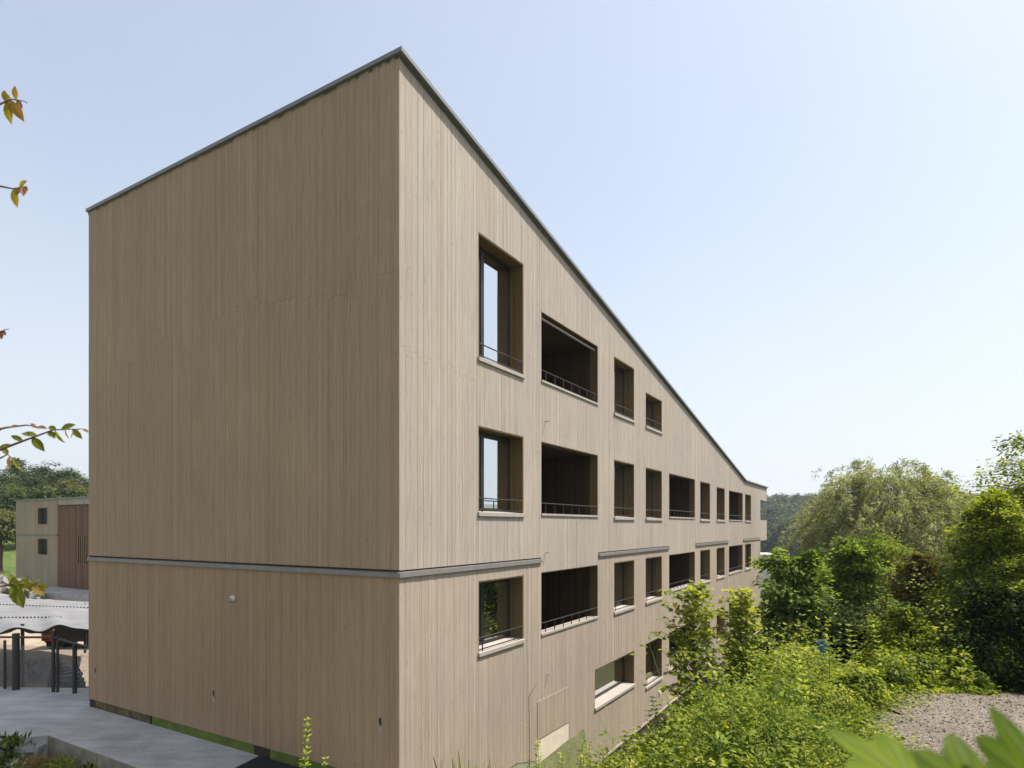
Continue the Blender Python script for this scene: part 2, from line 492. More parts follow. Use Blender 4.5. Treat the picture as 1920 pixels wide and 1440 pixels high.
# ------------------------------------------------------------------ main building
ZB = -7.2
bld = empty('apartment_building', (CORN[0], CORN[1], ZB), TH,
            label='long timber-clad apartment building with sloping roof and recessed loggias', cat='building')
def bp(name, mb, m, parent=None, **kw):
    """part of the building; shapes are written with z measured from eye height"""
    if parent is None:
        return mb.build(name, m, bld, loc=(0, 0, -ZB), **kw)
    return mb.build(name, m, parent, **kw)
def tx(px):                                   # column of the photo -> metres along the long facade
    s = 116.0 * (1663 - px) / 915.0
    return (F / s - F / 116.0) / T[1]
def ty(px):                                   # column -> metres along the short end wall
    q = (px - CX) / F
    # CORN + u*(-NO): x = q*y
    return (q * CORN[1] - CORN[0]) / (-NO[0] + q * NO[1])
LEN = tx(1425); TIP = tx(1437); DEP = ty(168)
KINK = tx(1396)
def roof_z(x):
    x = np.asarray(x, float)
    return np.where(x < KINK, 7.66 + (2.545 - 7.66) * x / KINK, 2.545)

# openings of the long facade: kind, x0, x1, z0, z1
OP = []
def op(kind, p0, p1, z0, z1): OP.append((kind, tx(p0), tx(p1), z0, z1))
op('w', 895, 980, 3.24, 5.66); op('w', 895, 980, 0.25, 1.93); op('w', 895.5, 980, -2.46, -1.07)
op('l', 1013.5, 1119.5, 3.32, 4.88); op('l', 1013.5, 1119.5, 0.28, 1.92); op('l', 1013.5, 1119.5, -2.46, -1.06)
op('w', 1150, 1188, 3.25, 4.89); op('w', 1150, 1188, 0.24, 1.91); op('w', 1150, 1188, -2.5, -1.06)
op('w', 1209.5, 1240, 3.25, 4.36); op('w', 1209.5, 1240, 0.24, 1.91); op('w', 1209.5, 1240, -2.5, -1.05); op('w', 1209.5, 1240, -5.28, -3.85)
op('wide', 1114, 1188, -4.92, -3.88)
op('l', 1253.5, 1302, 0.33, 1.90); op('l', 1253.5, 1302, -2.36, -1.05); op('l', 1253.5, 1302, -5.2, -3.86)
op('w', 1312, 1330.5, 0.26, 1.88); op('w', 1312, 1330.5, -2.42, -1.04); op('w', 1312, 1330.5, -5.3, -3.86)
op('w', 1343, 1358, 0.26, 1.80); op('w', 1343, 1358, -2.42, -1.03); op('w', 1343, 1358, -5.3, -3.86)
op('l', 1366, 1391.7, 0.30, 1.77); op('l', 1366, 1391.7, -2.40, -1.02); op('l', 1366, 1391.7, -5.2, -3.86)
op('w', 1396.5, 1407.5, 0.27, 1.77); op('w', 1396.5, 1407.5, -2.42, -1.02); op('w', 1396.5, 1407.5, -5.3, -3.86)
BELTS = [(-0.05, tx(1013)), (tx(1120.5), tx(1253)), (tx(1303), tx(1364.5)), (tx(1392.5), tx(1425))]
BZ0, BZ1 = -0.835, -0.745
VENT = (tx(1005.6), tx(1065.5), -4.82, -3.97)
VOIDS = [(LEN, TIP + 0.01, 0.40, 1.60), (LEN, TIP + 0.01, -20, -0.92)]

def bottom(x):
    if x < tx(968): return -5.05
    if x < tx(1090): return -5.05 - 0.85 * (x - tx(968)) / (tx(1090) - tx(968))
    return -6.4
def cuts_at(x0, x1, boards):
    xm = (x0 + x1) / 2
    c = [(z0, z1) for k, a, b, z0, z1 in OP if a - 1e-6 <= xm <= b + 1e-6]
    c += [(z0, z1) for a, b, z0, z1 in VOIDS if a <= xm <= b]
    if boards:
        c += [(BZ0 - 0.004, BZ1 + 0.025) for a, b in BELTS if a <= xm <= b]
        if VENT[0] <= xm <= VENT[1]: c.append((-20, VENT[3]))
    return sorted(c)
def intervals(z0, z1, cuts):
    res, z = [], z0
    for a, b in cuts:
        if a > z: res.append((z, min(a, z1)))
        z = max(z, b)
        if z >= z1: break
    if z < z1: res.append((z, z1))
    return [(a, b) for a, b in res if b - a > 0.03]

# solid wall behind the boards
brk = sorted({0.0, LEN, TIP, KINK} | {round(v, 4) for o in OP for v in o[1:3]})
core = MB()
for x0, x1 in zip(brk[:-1], brk[1:]):
    if x1 - x0 < 0.004: continue
    top = min(roof_z(x0), roof_z(x1)) - 0.08
    for z0, z1 in intervals(-7.2, 30, cuts_at(x0, x1, False)):
        if z1 > 20:
            ta, tb = float(roof_z(x0)) - 0.09, float(roof_z(x1)) - 0.09
        else: ta = tb = z1
        core.hexa([(x0, 0, z0), (x1, 0, z0), (x1, 0.2, z0), (x0, 0.2, z0)], [(x0, 0, ta), (x1, 0, tb), (x1, 0.2, tb), (x0, 0.2, ta)])
wall = bp('wall', core, M['core'])
core = MB()
core.box(0.002, 0.2, 0.2, DEP, -7.2, 7.57)                       # end wall
core.hexa([(0.2, DEP - 0.2, -7.2), (LEN, DEP - 0.2, -7.2), (LEN, DEP, -7.2), (0.2, DEP, -7.2)],
          [(0.2, DEP - 0.2, 7.5), (LEN, DEP - 0.2, 2.43), (LEN, DEP, 2.43), (0.2, DEP, 7.5)])
core.box(LEN - 0.2, LEN - 0.002, 0.2, DEP - 0.2, -7.2, 2.43)
endwall = bp('end_wall', core, M['core'])

# boards: each gets its own box; the 300 that show largest are objects, the rest one mesh
WID = (0.048, 0.06, 0.075, 0.09)
def board_breaks(marks):
    out = []
    for a, b in zip(marks[:-1], marks[1:]):
        L = b - a
        if L < 0.05:
            out.append((a, b)); continue
        ws = []
        while sum(ws) < L: ws.append(random.choice(WID))
        if len(ws) > 1 and sum(ws) - L > ws[-1] / 2: ws.pop()
        k = L / sum(ws)
        x = a
        for w in ws:
            out.append((x, x + w * k)); x += w * k
    return out
GAP = 0.0008
boards = []                                   # (pixel area, wall id, eight corners, tone)
def px_area(x, y, w, h, nrm):
    p = CORN + x * T - y * NO
    s = F / p[1]
    d = np.array([p[0], p[1]]); d = d / np.linalg.norm(d)
    return w * h * s * s * abs(d @ nrm)
run = 0.5
for x0, x1 in board_breaks(sorted({0.0, LEN, TIP, KINK, VENT[0], VENT[1], tx(968), tx(1090)} | {round(v, 4) for o in OP for v in o[1:3]} | {round(v, 4) for bb in BELTS for v in bb if v > 0})):
    run = 0.75 * run + 0.25 * random.random()
    for z0, z1 in intervals((bottom(x0) + bottom(x1)) / 2, 30, cuts_at(x0, x1, True)):
        tone = min(1, max(0, 0.35 * run + 0.65 * random.gauss(0.5, 0.22)))
        y0 = -0.020 - random.choice((0.0, 0.0, 0.0015, 0.003))
        u0, u1 = x0 + GAP, x1 - GAP
        segs = [(z0, z1)]
        if z1 > 20:
            ta, tb = float(roof_z(u0)) - 0.065, float(roof_z(u1)) - 0.065
            if x0 < tx(1013) and z0 < 2:
                j = 2.75 + 0.25 * random.random(); segs = [(z0, j - 0.0015), (j + 0.0015, None)]
            else: segs = [(z0, None)]
        for q0, q1 in segs:
            a_, b_ = (ta, tb) if q1 is None else (q1, q1)
            if a_ - q0 < 0.03: continue
            vv = ([(u0, y0, q0), (u1, y0, q0), (u1, 0.001, q0), (u0, 0.001, q0)], [(u0, y0, a_), (u1, y0, b_), (u1, 0.001, b_), (u0, 0.001, a_)])
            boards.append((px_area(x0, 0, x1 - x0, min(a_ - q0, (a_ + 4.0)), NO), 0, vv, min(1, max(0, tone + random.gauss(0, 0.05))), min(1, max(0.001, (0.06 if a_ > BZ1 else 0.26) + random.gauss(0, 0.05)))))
run = 0.5; jz = 4.0; hold = 0
for y0, y1 in board_breaks([0.0, DEP]):
    run = 0.78 * run + 0.22 * random.random()
    if hold <= 0: jz = 4.1 + random.uniform(-0.5, 0.45); hold = random.randint(2, 7)
    hold -= 1
    v0, v1 = y0 + GAP, y1 - GAP
    for q0, q1 in ((-4.18, BZ0 - 0.004), (BZ1 + 0.03, jz - 0.0015), (jz + 0.0015, 7.59)):
        tone = min(1, max(0, 0.4 * run + 0.6 * random.gauss(0.5, 0.22)))
        x0 = -0.020 - random.choice((0.0, 0.0, 0.0015, 0.003))
        if y0 == 0.0: v0 = -0.022
        vv = ([(x0, v0, q0), (0.001, v0, q0), (0.001, v1, q0), (x0, v1, q0)], [(x0, v0, q1), (0.001, v0, q1), (0.001, v1, q1), (x0, v1, q1)])
        boards.append((px_area(0, y0, y1 - y0, q1 - q0, -T), 1, vv, tone, min(1, max(0.001, (0.66 if q1 > BZ1 else 0.82) + random.gauss(0, 0.05)))))  # browner and darker tint stands for shade on the end wall
boards.sort(key=lambda q: -q[0])
rest = [MB(), MB()]
for i, (ar, wid, vv, tone, warm) in enumerate(boards):
    if i < 300:
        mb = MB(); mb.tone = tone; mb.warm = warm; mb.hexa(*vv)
        bp('plank', mb, M['wood'], endwall if wid else wall)
    else:
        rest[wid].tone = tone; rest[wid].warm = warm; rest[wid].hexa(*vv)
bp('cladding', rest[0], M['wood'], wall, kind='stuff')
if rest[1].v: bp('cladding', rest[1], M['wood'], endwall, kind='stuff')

# belt flashings
for a, b in BELTS:
    mb = MB()
    mb.hexa([(a, -0.065, BZ0), (b, -0.065, BZ0), (b, 0.0, BZ0), (a, 0.0, BZ0)], [(a, -0.055, BZ1 - 0.012), (b, -0.055, BZ1 - 0.012), (b, 0.0, BZ1), (a, 0.0, BZ1)])
    bp('belt_flashing', mb, M['belt'])
mb = MB(); mb.hexa([(-0.065, -0.052, BZ0), (-0.001, -0.052, BZ0), (-0.001, DEP, BZ0), (-0.065, DEP, BZ0)], [(-0.055, -0.052, BZ1 - 0.012), (-0.001, -0.052, BZ1), (-0.001, DEP, BZ1), (-0.055, DEP, BZ1 - 0.012)])
bp('belt_flashing', mb, M['belt'])

# roof with metal edge
rf = MB()
xs = [-0.02, KINK, TIP + 0.03]; zs = [7.64, 2.52, 2.52]
y0, y1 = -0.035, DEP + 0.03
vsr = [(x, y, z) for x, z in zip(xs, zs) for y in (y0, y1)] + [(x, y, z - 0.10) for x, z in zip(xs, zs) for y in (y0, y1)]
rf.add(vsr, [(0, 2, 3, 1), (2, 4, 5, 3), (6, 7, 9, 8), (8, 9, 11, 10), (0, 6, 8, 2), (2, 8, 10, 4), (1, 3, 9, 7), (3, 5, 11, 9), (0, 1, 7, 6), (4, 10, 11, 5)])
roof = bp('roof', rf, M['roof'])
def edge(x0, z0, x1, z1, ya, yb, h=0.07):
    mb = MB(); mb.hexa([(x0, ya, z0 - h), (x1, ya, z1 - h), (x1, yb, z1 - h), (x0, yb, z0 - h)], [(x0, ya, z0), (x1, ya, z1), (x1, yb, z1), (x0, yb, z0)])
    return bp('fascia', mb, M['fascia'], roof)
sl = (2.545 - 7.66) / KINK
nseg = 6
for k in range(nseg):
    xa = -0.075 if k == 0 else KINK * k / nseg + 0.002
    xb = KINK * (k + 1) / nseg
    edge(xa, 7.66 + sl * xa if k else 7.665, xb, 7.66 + sl * xb, -0.12, -0.037)
edge(KINK + 0.002, 2.545, TIP + 0.05, 2.545, -0.12, -0.037)
for k in range(4):
    a, b = -0.036 + (DEP + 0.07) * k / 4, -0.036 + (DEP + 0.07) * (k + 1) / 4 - 0.003
    mb = MB(); mb.box(-0.075, -0.021, a, b, 7.665 - 0.07, 7.665)
    bp('fascia', mb, M['fascia'], roof)

# windows, loggias
def lining(x0, x1, z0, z1, d, m, parent, name='reveal', t=0.03, lift=0.0):
    mb = MB()
    for a, b, c, e in ((x0, x0 + t, z0, z1), (x1 - t, x1, z0, z1), (x0 + t, x1 - t, z1 - t, z1)):
        mb.tone = random.random()
        mb.box(a, b, -0.014, d, c, e)
    # vertical joints on the side lining
    mb.tone = random.random()
    mb.box(x1 - t - 0.012, x1 - t, d * 0.55, d, z0, z1 - t)
    return bp(name, mb, m, parent)
def railing(x0, x1, z0, hgt, nb, two=True):
    p = MB(); p.tube([(x0, -0.005, z0 + hgt), (x1, -0.005, z0 + hgt)], 0.013, 6)
    r = bp('railing', p, M['rail'])
    if two:
        q = MB(); q.box(x0, x1, -0.012, 0.002, z0 + 0.035, z0 + 0.055); bp('lower_rail', q, M['rail'], r)
    for k in range(nb):
        xx = x0 + (x1 - x0) * (k + 0.5) / nb if nb > 2 else x0 + (0.16 if k == 0 else (x1 - x0) - 0.16)
        q = MB(); q.box(xx - 0.009, xx + 0.009, -0.014, 0.004, z0, z0 + hgt); bp('baluster', q, M['rail'], r)
for kind, x0, x1, z0, z1 in OP:
    w = x1 - x0
    if kind in ('w', 'wide'):
        d = 0.34
        holder = MB(); f = 0.065
        zz0 = z0 + 0.05
        fr = MB()                                                  # outer frame
        fr.box(x0 + 0.03, x0 + 0.03 + f, d - 0.06, d, zz0, z1 - 0.03); fr.box(x1 - 0.03 - f, x1 - 0.03, d - 0.06, d, zz0, z1 - 0.03)
        fr.box(x0 + 0.03 + f, x1 - 0.03 - f, d - 0.06, d, z1 - 0.03 - f * 1.5, z1 - 0.03); fr.box(x0 + 0.03 + f, x1 - 0.03 - f, d - 0.06, d, zz0, zz0 + f)
        win = bp('window', fr, M['frame'])
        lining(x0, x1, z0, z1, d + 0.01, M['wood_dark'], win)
        a, b = x0 + 0.03 + f, x1 - 0.03 - f
        parts = 1
        if w > 1.5 and kind == 'w' and x0 < 3: parts = 2
        cut = [x0 + 0.60] if parts == 2 else []
        ed = [a] + cut + [b]
        for k in range(parts):
            p0, p1 = ed[k] + (0.055 if k else 0), ed[k + 1] - (0.055 if k < parts - 1 else 0)
            pn = MB(); pn.box(p0, p1, d - 0.035 + 0.004 * k, d - 0.015, zz0 + f, z1 - 0.03 - f * 1.5); bp('pane', pn, M['glass'], win)
        for c in cut:
            mu = MB(); mu.box(c - 0.055, c + 0.055, d - 0.06, d, zz0 + f, z1 - 0.03 - f * 1.5); bp('mullion', mu, M['frame'], win)
        if z1 - z0 > 1.2:                                          # blind guide rails
            g = MB(); g.box(x1 - 0.075, x1 - 0.0425, d - 0.13, d - 0.065, zz0, z1 - 0.03); bp('blind_rail', g, M['wood_dark'], win)
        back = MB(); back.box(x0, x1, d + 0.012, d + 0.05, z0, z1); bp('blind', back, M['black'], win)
        sl_ = MB(); th = 0.06
        sl_.hexa([(x0 - 0.02, -0.062, z0 - th), (x1 + 0.02, -0.062, z0 - th), (x1 + 0.02, -0.0285, z0 - th), (x0 - 0.02, -0.0285, z0 - th)],
                 [(x0 - 0.02, -0.062, z0 + 0.012), (x1 + 0.02, -0.062, z0 + 0.012), (x1 + 0.02, -0.0285, z0 + 0.018), (x0 - 0.02, -0.0285, z0 + 0.018)])
        sl_.hexa([(x0 + 0.002, -0.0283, z0 + 0.002), (x1 - 0.002, -0.0283, z0 + 0.002), (x1 - 0.002, d - 0.062, z0 + 0.002), (x0 + 0.002, d - 0.062, z0 + 0.002)],
                 [(x0 + 0.002, -0.0283, z0 + 0.018), (x1 - 0.002, -0.0283, z0 + 0.018), (x1 - 0.002, d - 0.062, z0 + 0.048), (x0 + 0.002, d - 0.062, z0 + 0.048)])
        bp('sill', sl_, M['sill'], win)
        if kind == 'w': railing(x0 + 0.0, x1 - 0.03, z0 + 0.02, 0.27, 2)
    else:
        d = 1.9; zf = z0 - 0.55
        back = MB()
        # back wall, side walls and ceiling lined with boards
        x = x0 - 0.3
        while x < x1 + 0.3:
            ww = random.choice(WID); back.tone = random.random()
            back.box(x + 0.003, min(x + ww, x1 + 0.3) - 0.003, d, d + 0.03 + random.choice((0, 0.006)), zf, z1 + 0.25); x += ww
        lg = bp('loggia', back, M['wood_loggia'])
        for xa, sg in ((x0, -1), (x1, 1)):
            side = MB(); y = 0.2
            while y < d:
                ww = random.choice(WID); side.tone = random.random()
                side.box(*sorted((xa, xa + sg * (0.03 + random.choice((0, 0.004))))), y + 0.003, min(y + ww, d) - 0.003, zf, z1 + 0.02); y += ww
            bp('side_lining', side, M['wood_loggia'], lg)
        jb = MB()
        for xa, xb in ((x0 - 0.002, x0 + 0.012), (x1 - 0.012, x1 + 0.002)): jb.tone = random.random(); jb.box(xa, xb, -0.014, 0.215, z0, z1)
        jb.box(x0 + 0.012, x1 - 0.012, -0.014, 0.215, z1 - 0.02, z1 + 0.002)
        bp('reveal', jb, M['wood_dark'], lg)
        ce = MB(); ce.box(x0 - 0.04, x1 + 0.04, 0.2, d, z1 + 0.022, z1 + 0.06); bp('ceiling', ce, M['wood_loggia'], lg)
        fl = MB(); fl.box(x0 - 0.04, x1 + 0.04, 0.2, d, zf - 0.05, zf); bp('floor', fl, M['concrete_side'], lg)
        if z1 > 4:                                                 # rolled awning under the head of the top loggia
            aw = MB(); aw.tube([(x0 + 0.015, 0.07, z1 - 0.10), (x1 - 0.05, 0.07, z1 - 0.10)], 0.028, 8); bp('awning_tube', aw, M['sill'], lg)
        # glazed door at the back
        dr = MB(); da, db = x0 + 0.25, x0 + 0.25 + min(1.9, w * 0.6)
        for q0, q1, r0, r1 in ((da, da + 0.07, zf, z1 - 0.06), (db - 0.07, db, zf, z1 - 0.06), (da + 0.07, db - 0.07, z1 - 0.13, z1 - 0.06), (da + 0.07, db - 0.07, zf, zf + 0.09)):
            dr.box(q0, q1, d - 0.05, d + 0.001, r0, r1)
        bp('door_frame', dr, M['frame'], lg)
        gp = MB(); gp.box(da + 0.07, db - 0.07, d - 0.03, d - 0.01, zf + 0.09, z1 - 0.13); bp('door_glass', gp, M['glass'], lg)
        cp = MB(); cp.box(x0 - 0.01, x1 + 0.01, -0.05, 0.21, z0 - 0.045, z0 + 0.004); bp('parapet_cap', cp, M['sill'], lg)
        railing(x0 + 0.01, x1 - 0.01, z0, 0.24, max(4, int(w / 0.42)), False)

# far end: balcony parapets and floors
mb = MB()
mb.box(LEN, TIP - 0.002, 0.2, DEP - 0.3, 1.60, 1.72); mb.box(LEN, TIP - 0.002, 0.2, DEP - 0.3, -0.92, -0.80)
mb.box(TIP - 0.2, TIP - 0.002, 0.2, DEP - 0.3, -0.8, 0.40); mb.box(TIP - 0.2, TIP - 0.002, 0.2, DEP - 0.3, 1.72, 2.4)
bp('balcony', mb, M['wood_loggia'])
mb = MB(); mb.box(LEN + 0.02, TIP + 0.02, -0.04, 0.2, 0.40, 0.43)
bal = bp('balcony_rail', mb, M['rail'])
mb = MB(); mb.box(LEN + 0.02, TIP, 0.02, 0.05, 0.43, 0.62); bp('guard_panel', mb, M['frame'], bal)

# plinths under the boards
mb = MB(); mb.box(0.10, 0.16, 0.3, DEP - 0.25, -5.2, -4.15)
cutx = [0.3]
pl = MB(); pl.box(-0.010, 0.001, 0.35, 3.15, -4.9, -4.15); bp('plinth_board', pl, M['green_plinth'])
pl = MB(); pl.box(-0.010, 0.001, 3.62, 7.1, -4.9, -4.15); bp('plinth_board', pl, M['green_plinth'])
pl = MB(); pl.box(-0.008, 0.0005, 7.12, 7.16, -4.9, -4.15); bp('plinth_joint', pl, M['black'])
pl = MB(); pl.box(-0.010, 0.001, 7.18, DEP - 0.3, -4.9, -4.15); bp('plinth_board', pl, M['plinth_brown'])
xa, xb = tx(955), tx(1105)
pl = MB(); pl.box(xa, xb, -0.012, -0.001, -7.0, -4.85); bp('plinth_board', pl, M['pale_green'])
pl = MB(); pl.box(VENT[0] + 0.01, VENT[1] - 0.01, -0.018, -0.0125, -5.55, -4.55); bp('open_membrane', pl, M['membrane'])
pl = MB(); pl.box(tx(1092), LEN, -0.05, -0.001, -6.46, -6.402); bp('base_rail', pl, M['sill'])
# slatted vent in the long facade
n = 17
vent = None
for k in range(n):
    xx = VENT[0] + (VENT[1] - VENT[0]) * (k + 0.5) / n
    mb = MB(); mb.tone = random.random(); mb.warm = 0.3; mb.box(xx - 0.046, xx + 0.046, -0.032, -0.019, VENT[2] - 0.02 * k / n, VENT[3] + 0.012)
    if vent is None:
        vb = MB(); vb.tone = 0.7; vb.warm = 0.3; vb.box(VENT[0], VENT[1], -0.018, -0.001, VENT[2] + 0.05, VENT[3]); vent = bp('slatted_vent', vb, M['wood'])
    bp('slat', mb, M['wood'], vent)
# overflow spouts
for px, py in ((1021, 790), (1021, 1036), (1024, 1264)):
    x = tx(px); s = 116.0 * (1663 - px) / 915.0; z = (HY - py) / s
    mb = MB(); mb.tube([(x, 0.0, z), (x, -0.12, z), (x, -0.135, z - 0.02)], 0.012, 8); bp('overflow_spout', mb, M['sill'])
# socket on the end wall, slots, socket on the facade
def end_pt(px, py):
    u = ty(px); Y = CORN[1] - u * NO[1]
    return u, (HY - py) / F * Y
u, z = end_pt(440, 1121)
mb = MB(); mb.tube([(-0.028, u, z), (-0.075, u, z)], [0.055, 0.05], 12); fx = bp('lamp_socket', mb, M['white'])
mb = MB(); mb.tube([(-0.075, u, z), (-0.12, u - 0.01, z - 0.03)], [0.022, 0.014], 8); bp('lamp_stub', mb, M['sill'], fx)
mb = MB(); mb.tube([(-0.07, u, z - 0.04), (-0.08, u + 0.01, z - 0.085)], 0.006, 5); bp('loose_wire', mb, M['black'], fx)
for px, py in ((181, 1261), (403, 1304), (715, 1358)):
    u, z = end_pt(px, py)
    mb = MB()
    for q0, q1, r0, r1 in ((u - 0.036, u - 0.028, z - 0.12, z + 0.12), (u + 0.028, u + 0.036, z - 0.12, z + 0.12), (u - 0.028, u + 0.028, z + 0.112, z + 0.12), (u - 0.028, u + 0.028, z - 0.12, z - 0.112)):
        mb.box(-0.031, -0.02, q0, q1, r0, r1)
    sf = bp('slot_light', mb, M['sill'])
    mb = MB(); mb.box(-0.028, -0.021, u - 0.028, u + 0.028, z - 0.112, z + 0.112); bp('slot', mb, M['black'], sf)
    mb = MB(); mb.hexa([(-0.0285, u - 0.026, z - 0.112), (-0.028, u - 0.026, z - 0.112), (-0.028, u + 0.026, z - 0.112), (-0.0285, u + 0.026, z - 0.112)],
                       [(-0.0285, u - 0.026, z - 0.04), (-0.028, u - 0.026, z - 0.04), (-0.028, u + 0.026, z + 0.02), (-0.0285, u + 0.026, z + 0.02)]); bp('reflector', mb, M['sill'], sf)
x = tx(1235); s = 116.0 * (1663 - 1235) / 915.0; z = (HY - 1298) / s
mb = MB(); mb.tube([(x, -0.02, z), (x, -0.07, z)], 0.06, 10); bp('lamp_socket', mb, M['white'])

# ------------------------------------------------------------------ concrete path beside the end wall
ZS = -4.37
def lvl(px, py, z=ZS):
    p = on_level(px, py, z); return (p[0], p[1])
e0 = wl(-1.52, 0.2); e1 = wl(-1.52, -8.25)
d_ = np.array(lvl(0, 1389)) - np.array(e1)
far_l = tuple(np.array(e1) + d_ * 6)
path_poly = [e0, wl(0.055, 0.2), wl(0.055, -9.98), lvl(172, 1304), lvl(60, 1289), lvl(0, 1287.5), lvl(-160, 1282), far_l, e1]
path_poly = [wl(-1.52, -0.2), wl(-0.011, -0.2), wl(-0.011, -9.8), wl(1.6, -10.3), lvl(60, 1289), lvl(0, 1287.5), lvl(-260, 1281), lvl(-420, 1400), far_l, e1]
mb = MB(); mb.prism(path_poly, -5.3, ZS)
pth = mb.build('concrete_path', M['concrete'], kind='structure')
mb = MB()
P0, P1 = np.array(wl(-1.525, -0.2)), np.array(wl(-1.525, -8.25))
for k in range(4):                                                # formwork panels along the cast edge
    a = P0 + (P1 - P0) * (k / 4 + 0.002); b = P0 + (P1 - P0) * ((k + 1) / 4 - 0.002)
    q = MB(); o_ = np.array(T) * 0.012
    q.hexa([(*(a - o_), -5.2), (*a, -5.2), (*b, -5.2), (*(b - o_), -5.2)], [(*(a - o_), ZS - 0.006), (*a, ZS - 0.006), (*b, ZS - 0.006), (*(b - o_), ZS - 0.006)])
    q.build('edge_panel', M['concrete_side'], pth)
mat_poly = [wl(-1.0, -3.15), wl(-0.1, -3.35), wl(-0.1, -1.6), wl(-1.05, -1.4)]
mb = MB(); mb.prism(mat_poly[::-1], ZS + 0.002, ZS + 0.05)
mat_o = mb.build('rubber_mat', M['black'], label='dark blue-black mat lying on the concrete beside the end wall', cat='mat')
mb = MB(); c0 = np.array(lvl(52, 1400, -4.55)); mb.prism([c0 + np.array(v) for v in ((-0.28, -0.2), (0.3, -0.12), (0.26, 0.2), (-0.3, 0.14))], -4.62, -4.53)
blk = mb.build('paving_slab', M['concrete'], label='loose grey paving slab leaning in the weeds below the concrete path', cat='paving slab')
blk.rotation_euler = (0, 0, 0)

# ------------------------------------------------------------------ second building across the yard
B2 = np.array([ray(168, 0)[0] * 45.0, 45.0]); ZB2 = -4.75
b2 = empty('timber_house', (B2[0], B2[1], ZB2), TH, label='two-storey timber house with reddish slatted stair front across the yard', cat='house')
def y2(px):
    q = (px - CX) / F
    return (q * B2[1] - B2[0]) / (-NO[0] + q * NO[1])
def z2(px, py): return (HY - py) / F * (B2[1] - y2(px) * NO[1]) - ZB2
YL = y2(30); YR = -9.0
TOP2 = z2(100, 934)
def part2(name, m, shapes, parent=b2, tones=False, **kw):
    mb = MB()
    for s_ in shapes:
        mb.tone = random.random() if tones else 0.5
        mb.box(*s_)
    return mb.build(name, m, parent, **kw)
w1 = (y2(89), y2(71)); zw = [(z2(80, 983), z2(80, 952)), (z2(80, 1040), z2(80, 1010))]
yr = y2(107)
beltz = z2(80, 1003)
core2 = part2('wall', M['core'], [(0.3, 9.0, YR, YL, -0.5, TOP2 - 0.05)])
# boards of the light part
bd = MB(); bd.warm = 0.5; y = yr
marks = sorted({yr, w1[0], w1[1], YL})
for a, b in zip(marks[:-1], marks[1:]):
    nb_ = max(1, int((b - a) / 0.16)); wv = (b - a) / nb_
    for k in range(nb_):
        bd.tone = min(1, max(0, random.gauss(0.5, 0.25)))
        cuts = [(beltz - 0.05, beltz + 0.05)] + ([zw[0], zw[1]] if abs(a - w1[0]) < 1e-6 else [])
        for q0, q1 in intervals(-0.3, TOP2 - 0.1, sorted(cuts)):
            bd.box(0.0, 0.3, a + k * wv + 0.004, a + (k + 1) * wv - 0.004, q0, q1)
bd.build('cladding', M['wood'], core2)
part2('cladding', M['wood'], [(0.0, 0.3, YR + 0.16 * k + 0.004, YR + 0.16 * (k + 1) - 0.004, z2(140, 946), TOP2 - 0.1) for k in range(int((yr - YR) / 0.16))], core2, True)
red = MB(); y = YR
sl0, sl1 = y2(164), y2(140)
while y < yr - 0.05:
    red.tone = random.random()
    y_ = min(y + 0.15, yr)
    cuts = [(z2(150, 1057), z2(150, 1004))] if sl0 < (y + y_) / 2 < sl1 else []
    for q0, q1 in intervals(-0.3, z2(140, 947), cuts): red.box(0.12, 0.3, y + 0.012, y_ - 0.012, q0, q1)
    y = y_
red.build('slatted_front', M['wood_red'], core2)
nsl = 6
for k in range(nsl):
    yy = sl0 + (sl1 - sl0) * (k + 0.5) / nsl
    part2('slat', M['slat'], [(0.10, 0.15, yy - 0.028, yy + 0.028, z2(150, 1060), z2(150, 1001))], core2)
part2('belt_flashing', M['belt'], [(-0.04, 0.05, yr, YL, beltz - 0.05, beltz + 0.05)])
part2('roof', M['fascia'], [(-0.08, 9.1, YR, YL + 0.08, TOP2 - 0.1, TOP2)])
for za, zb in zw:
    win = part2('window', M['wood_dark'], [(0.0, 0.29, w1[0], w1[0] + 0.05, za, zb), (0.0, 0.29, w1[1] - 0.05, w1[1], za, zb), (0.0, 0.29, w1[0] + 0.05, w1[1] - 0.05, zb - 0.05, zb), (-0.03, 0.29, w1[0] + 0.05, w1[1] - 0.05, za, za + 0.05)])
    part2('pane', M['frame'], [(0.25, 0.28, w1[0] + 0.05, w1[1] - 0.05, za + 0.05, zb - 0.05)], win)
    part2('mullion', M['frame'], [(0.22, 0.249, (w1[0] * 0.35 + w1[1] * 0.65) - 0.04, (w1[0] * 0.35 + w1[1] * 0.65) + 0.04, za + 0.05, zb - 0.05)], win)
# paved apron in front of it
ap = [lvl(-40, 1108, -4.7), lvl(95, 1112, -4.7), lvl(260, 1128, -4.7), lvl(300, 1098, -4.7), lvl(30, 1084, -4.7)]
mb = MB(); mb.prism([tuple(np.array(q)) for q in ap], -5.2, -4.66)
mb.build('apron', M['concrete'], kind='structure')

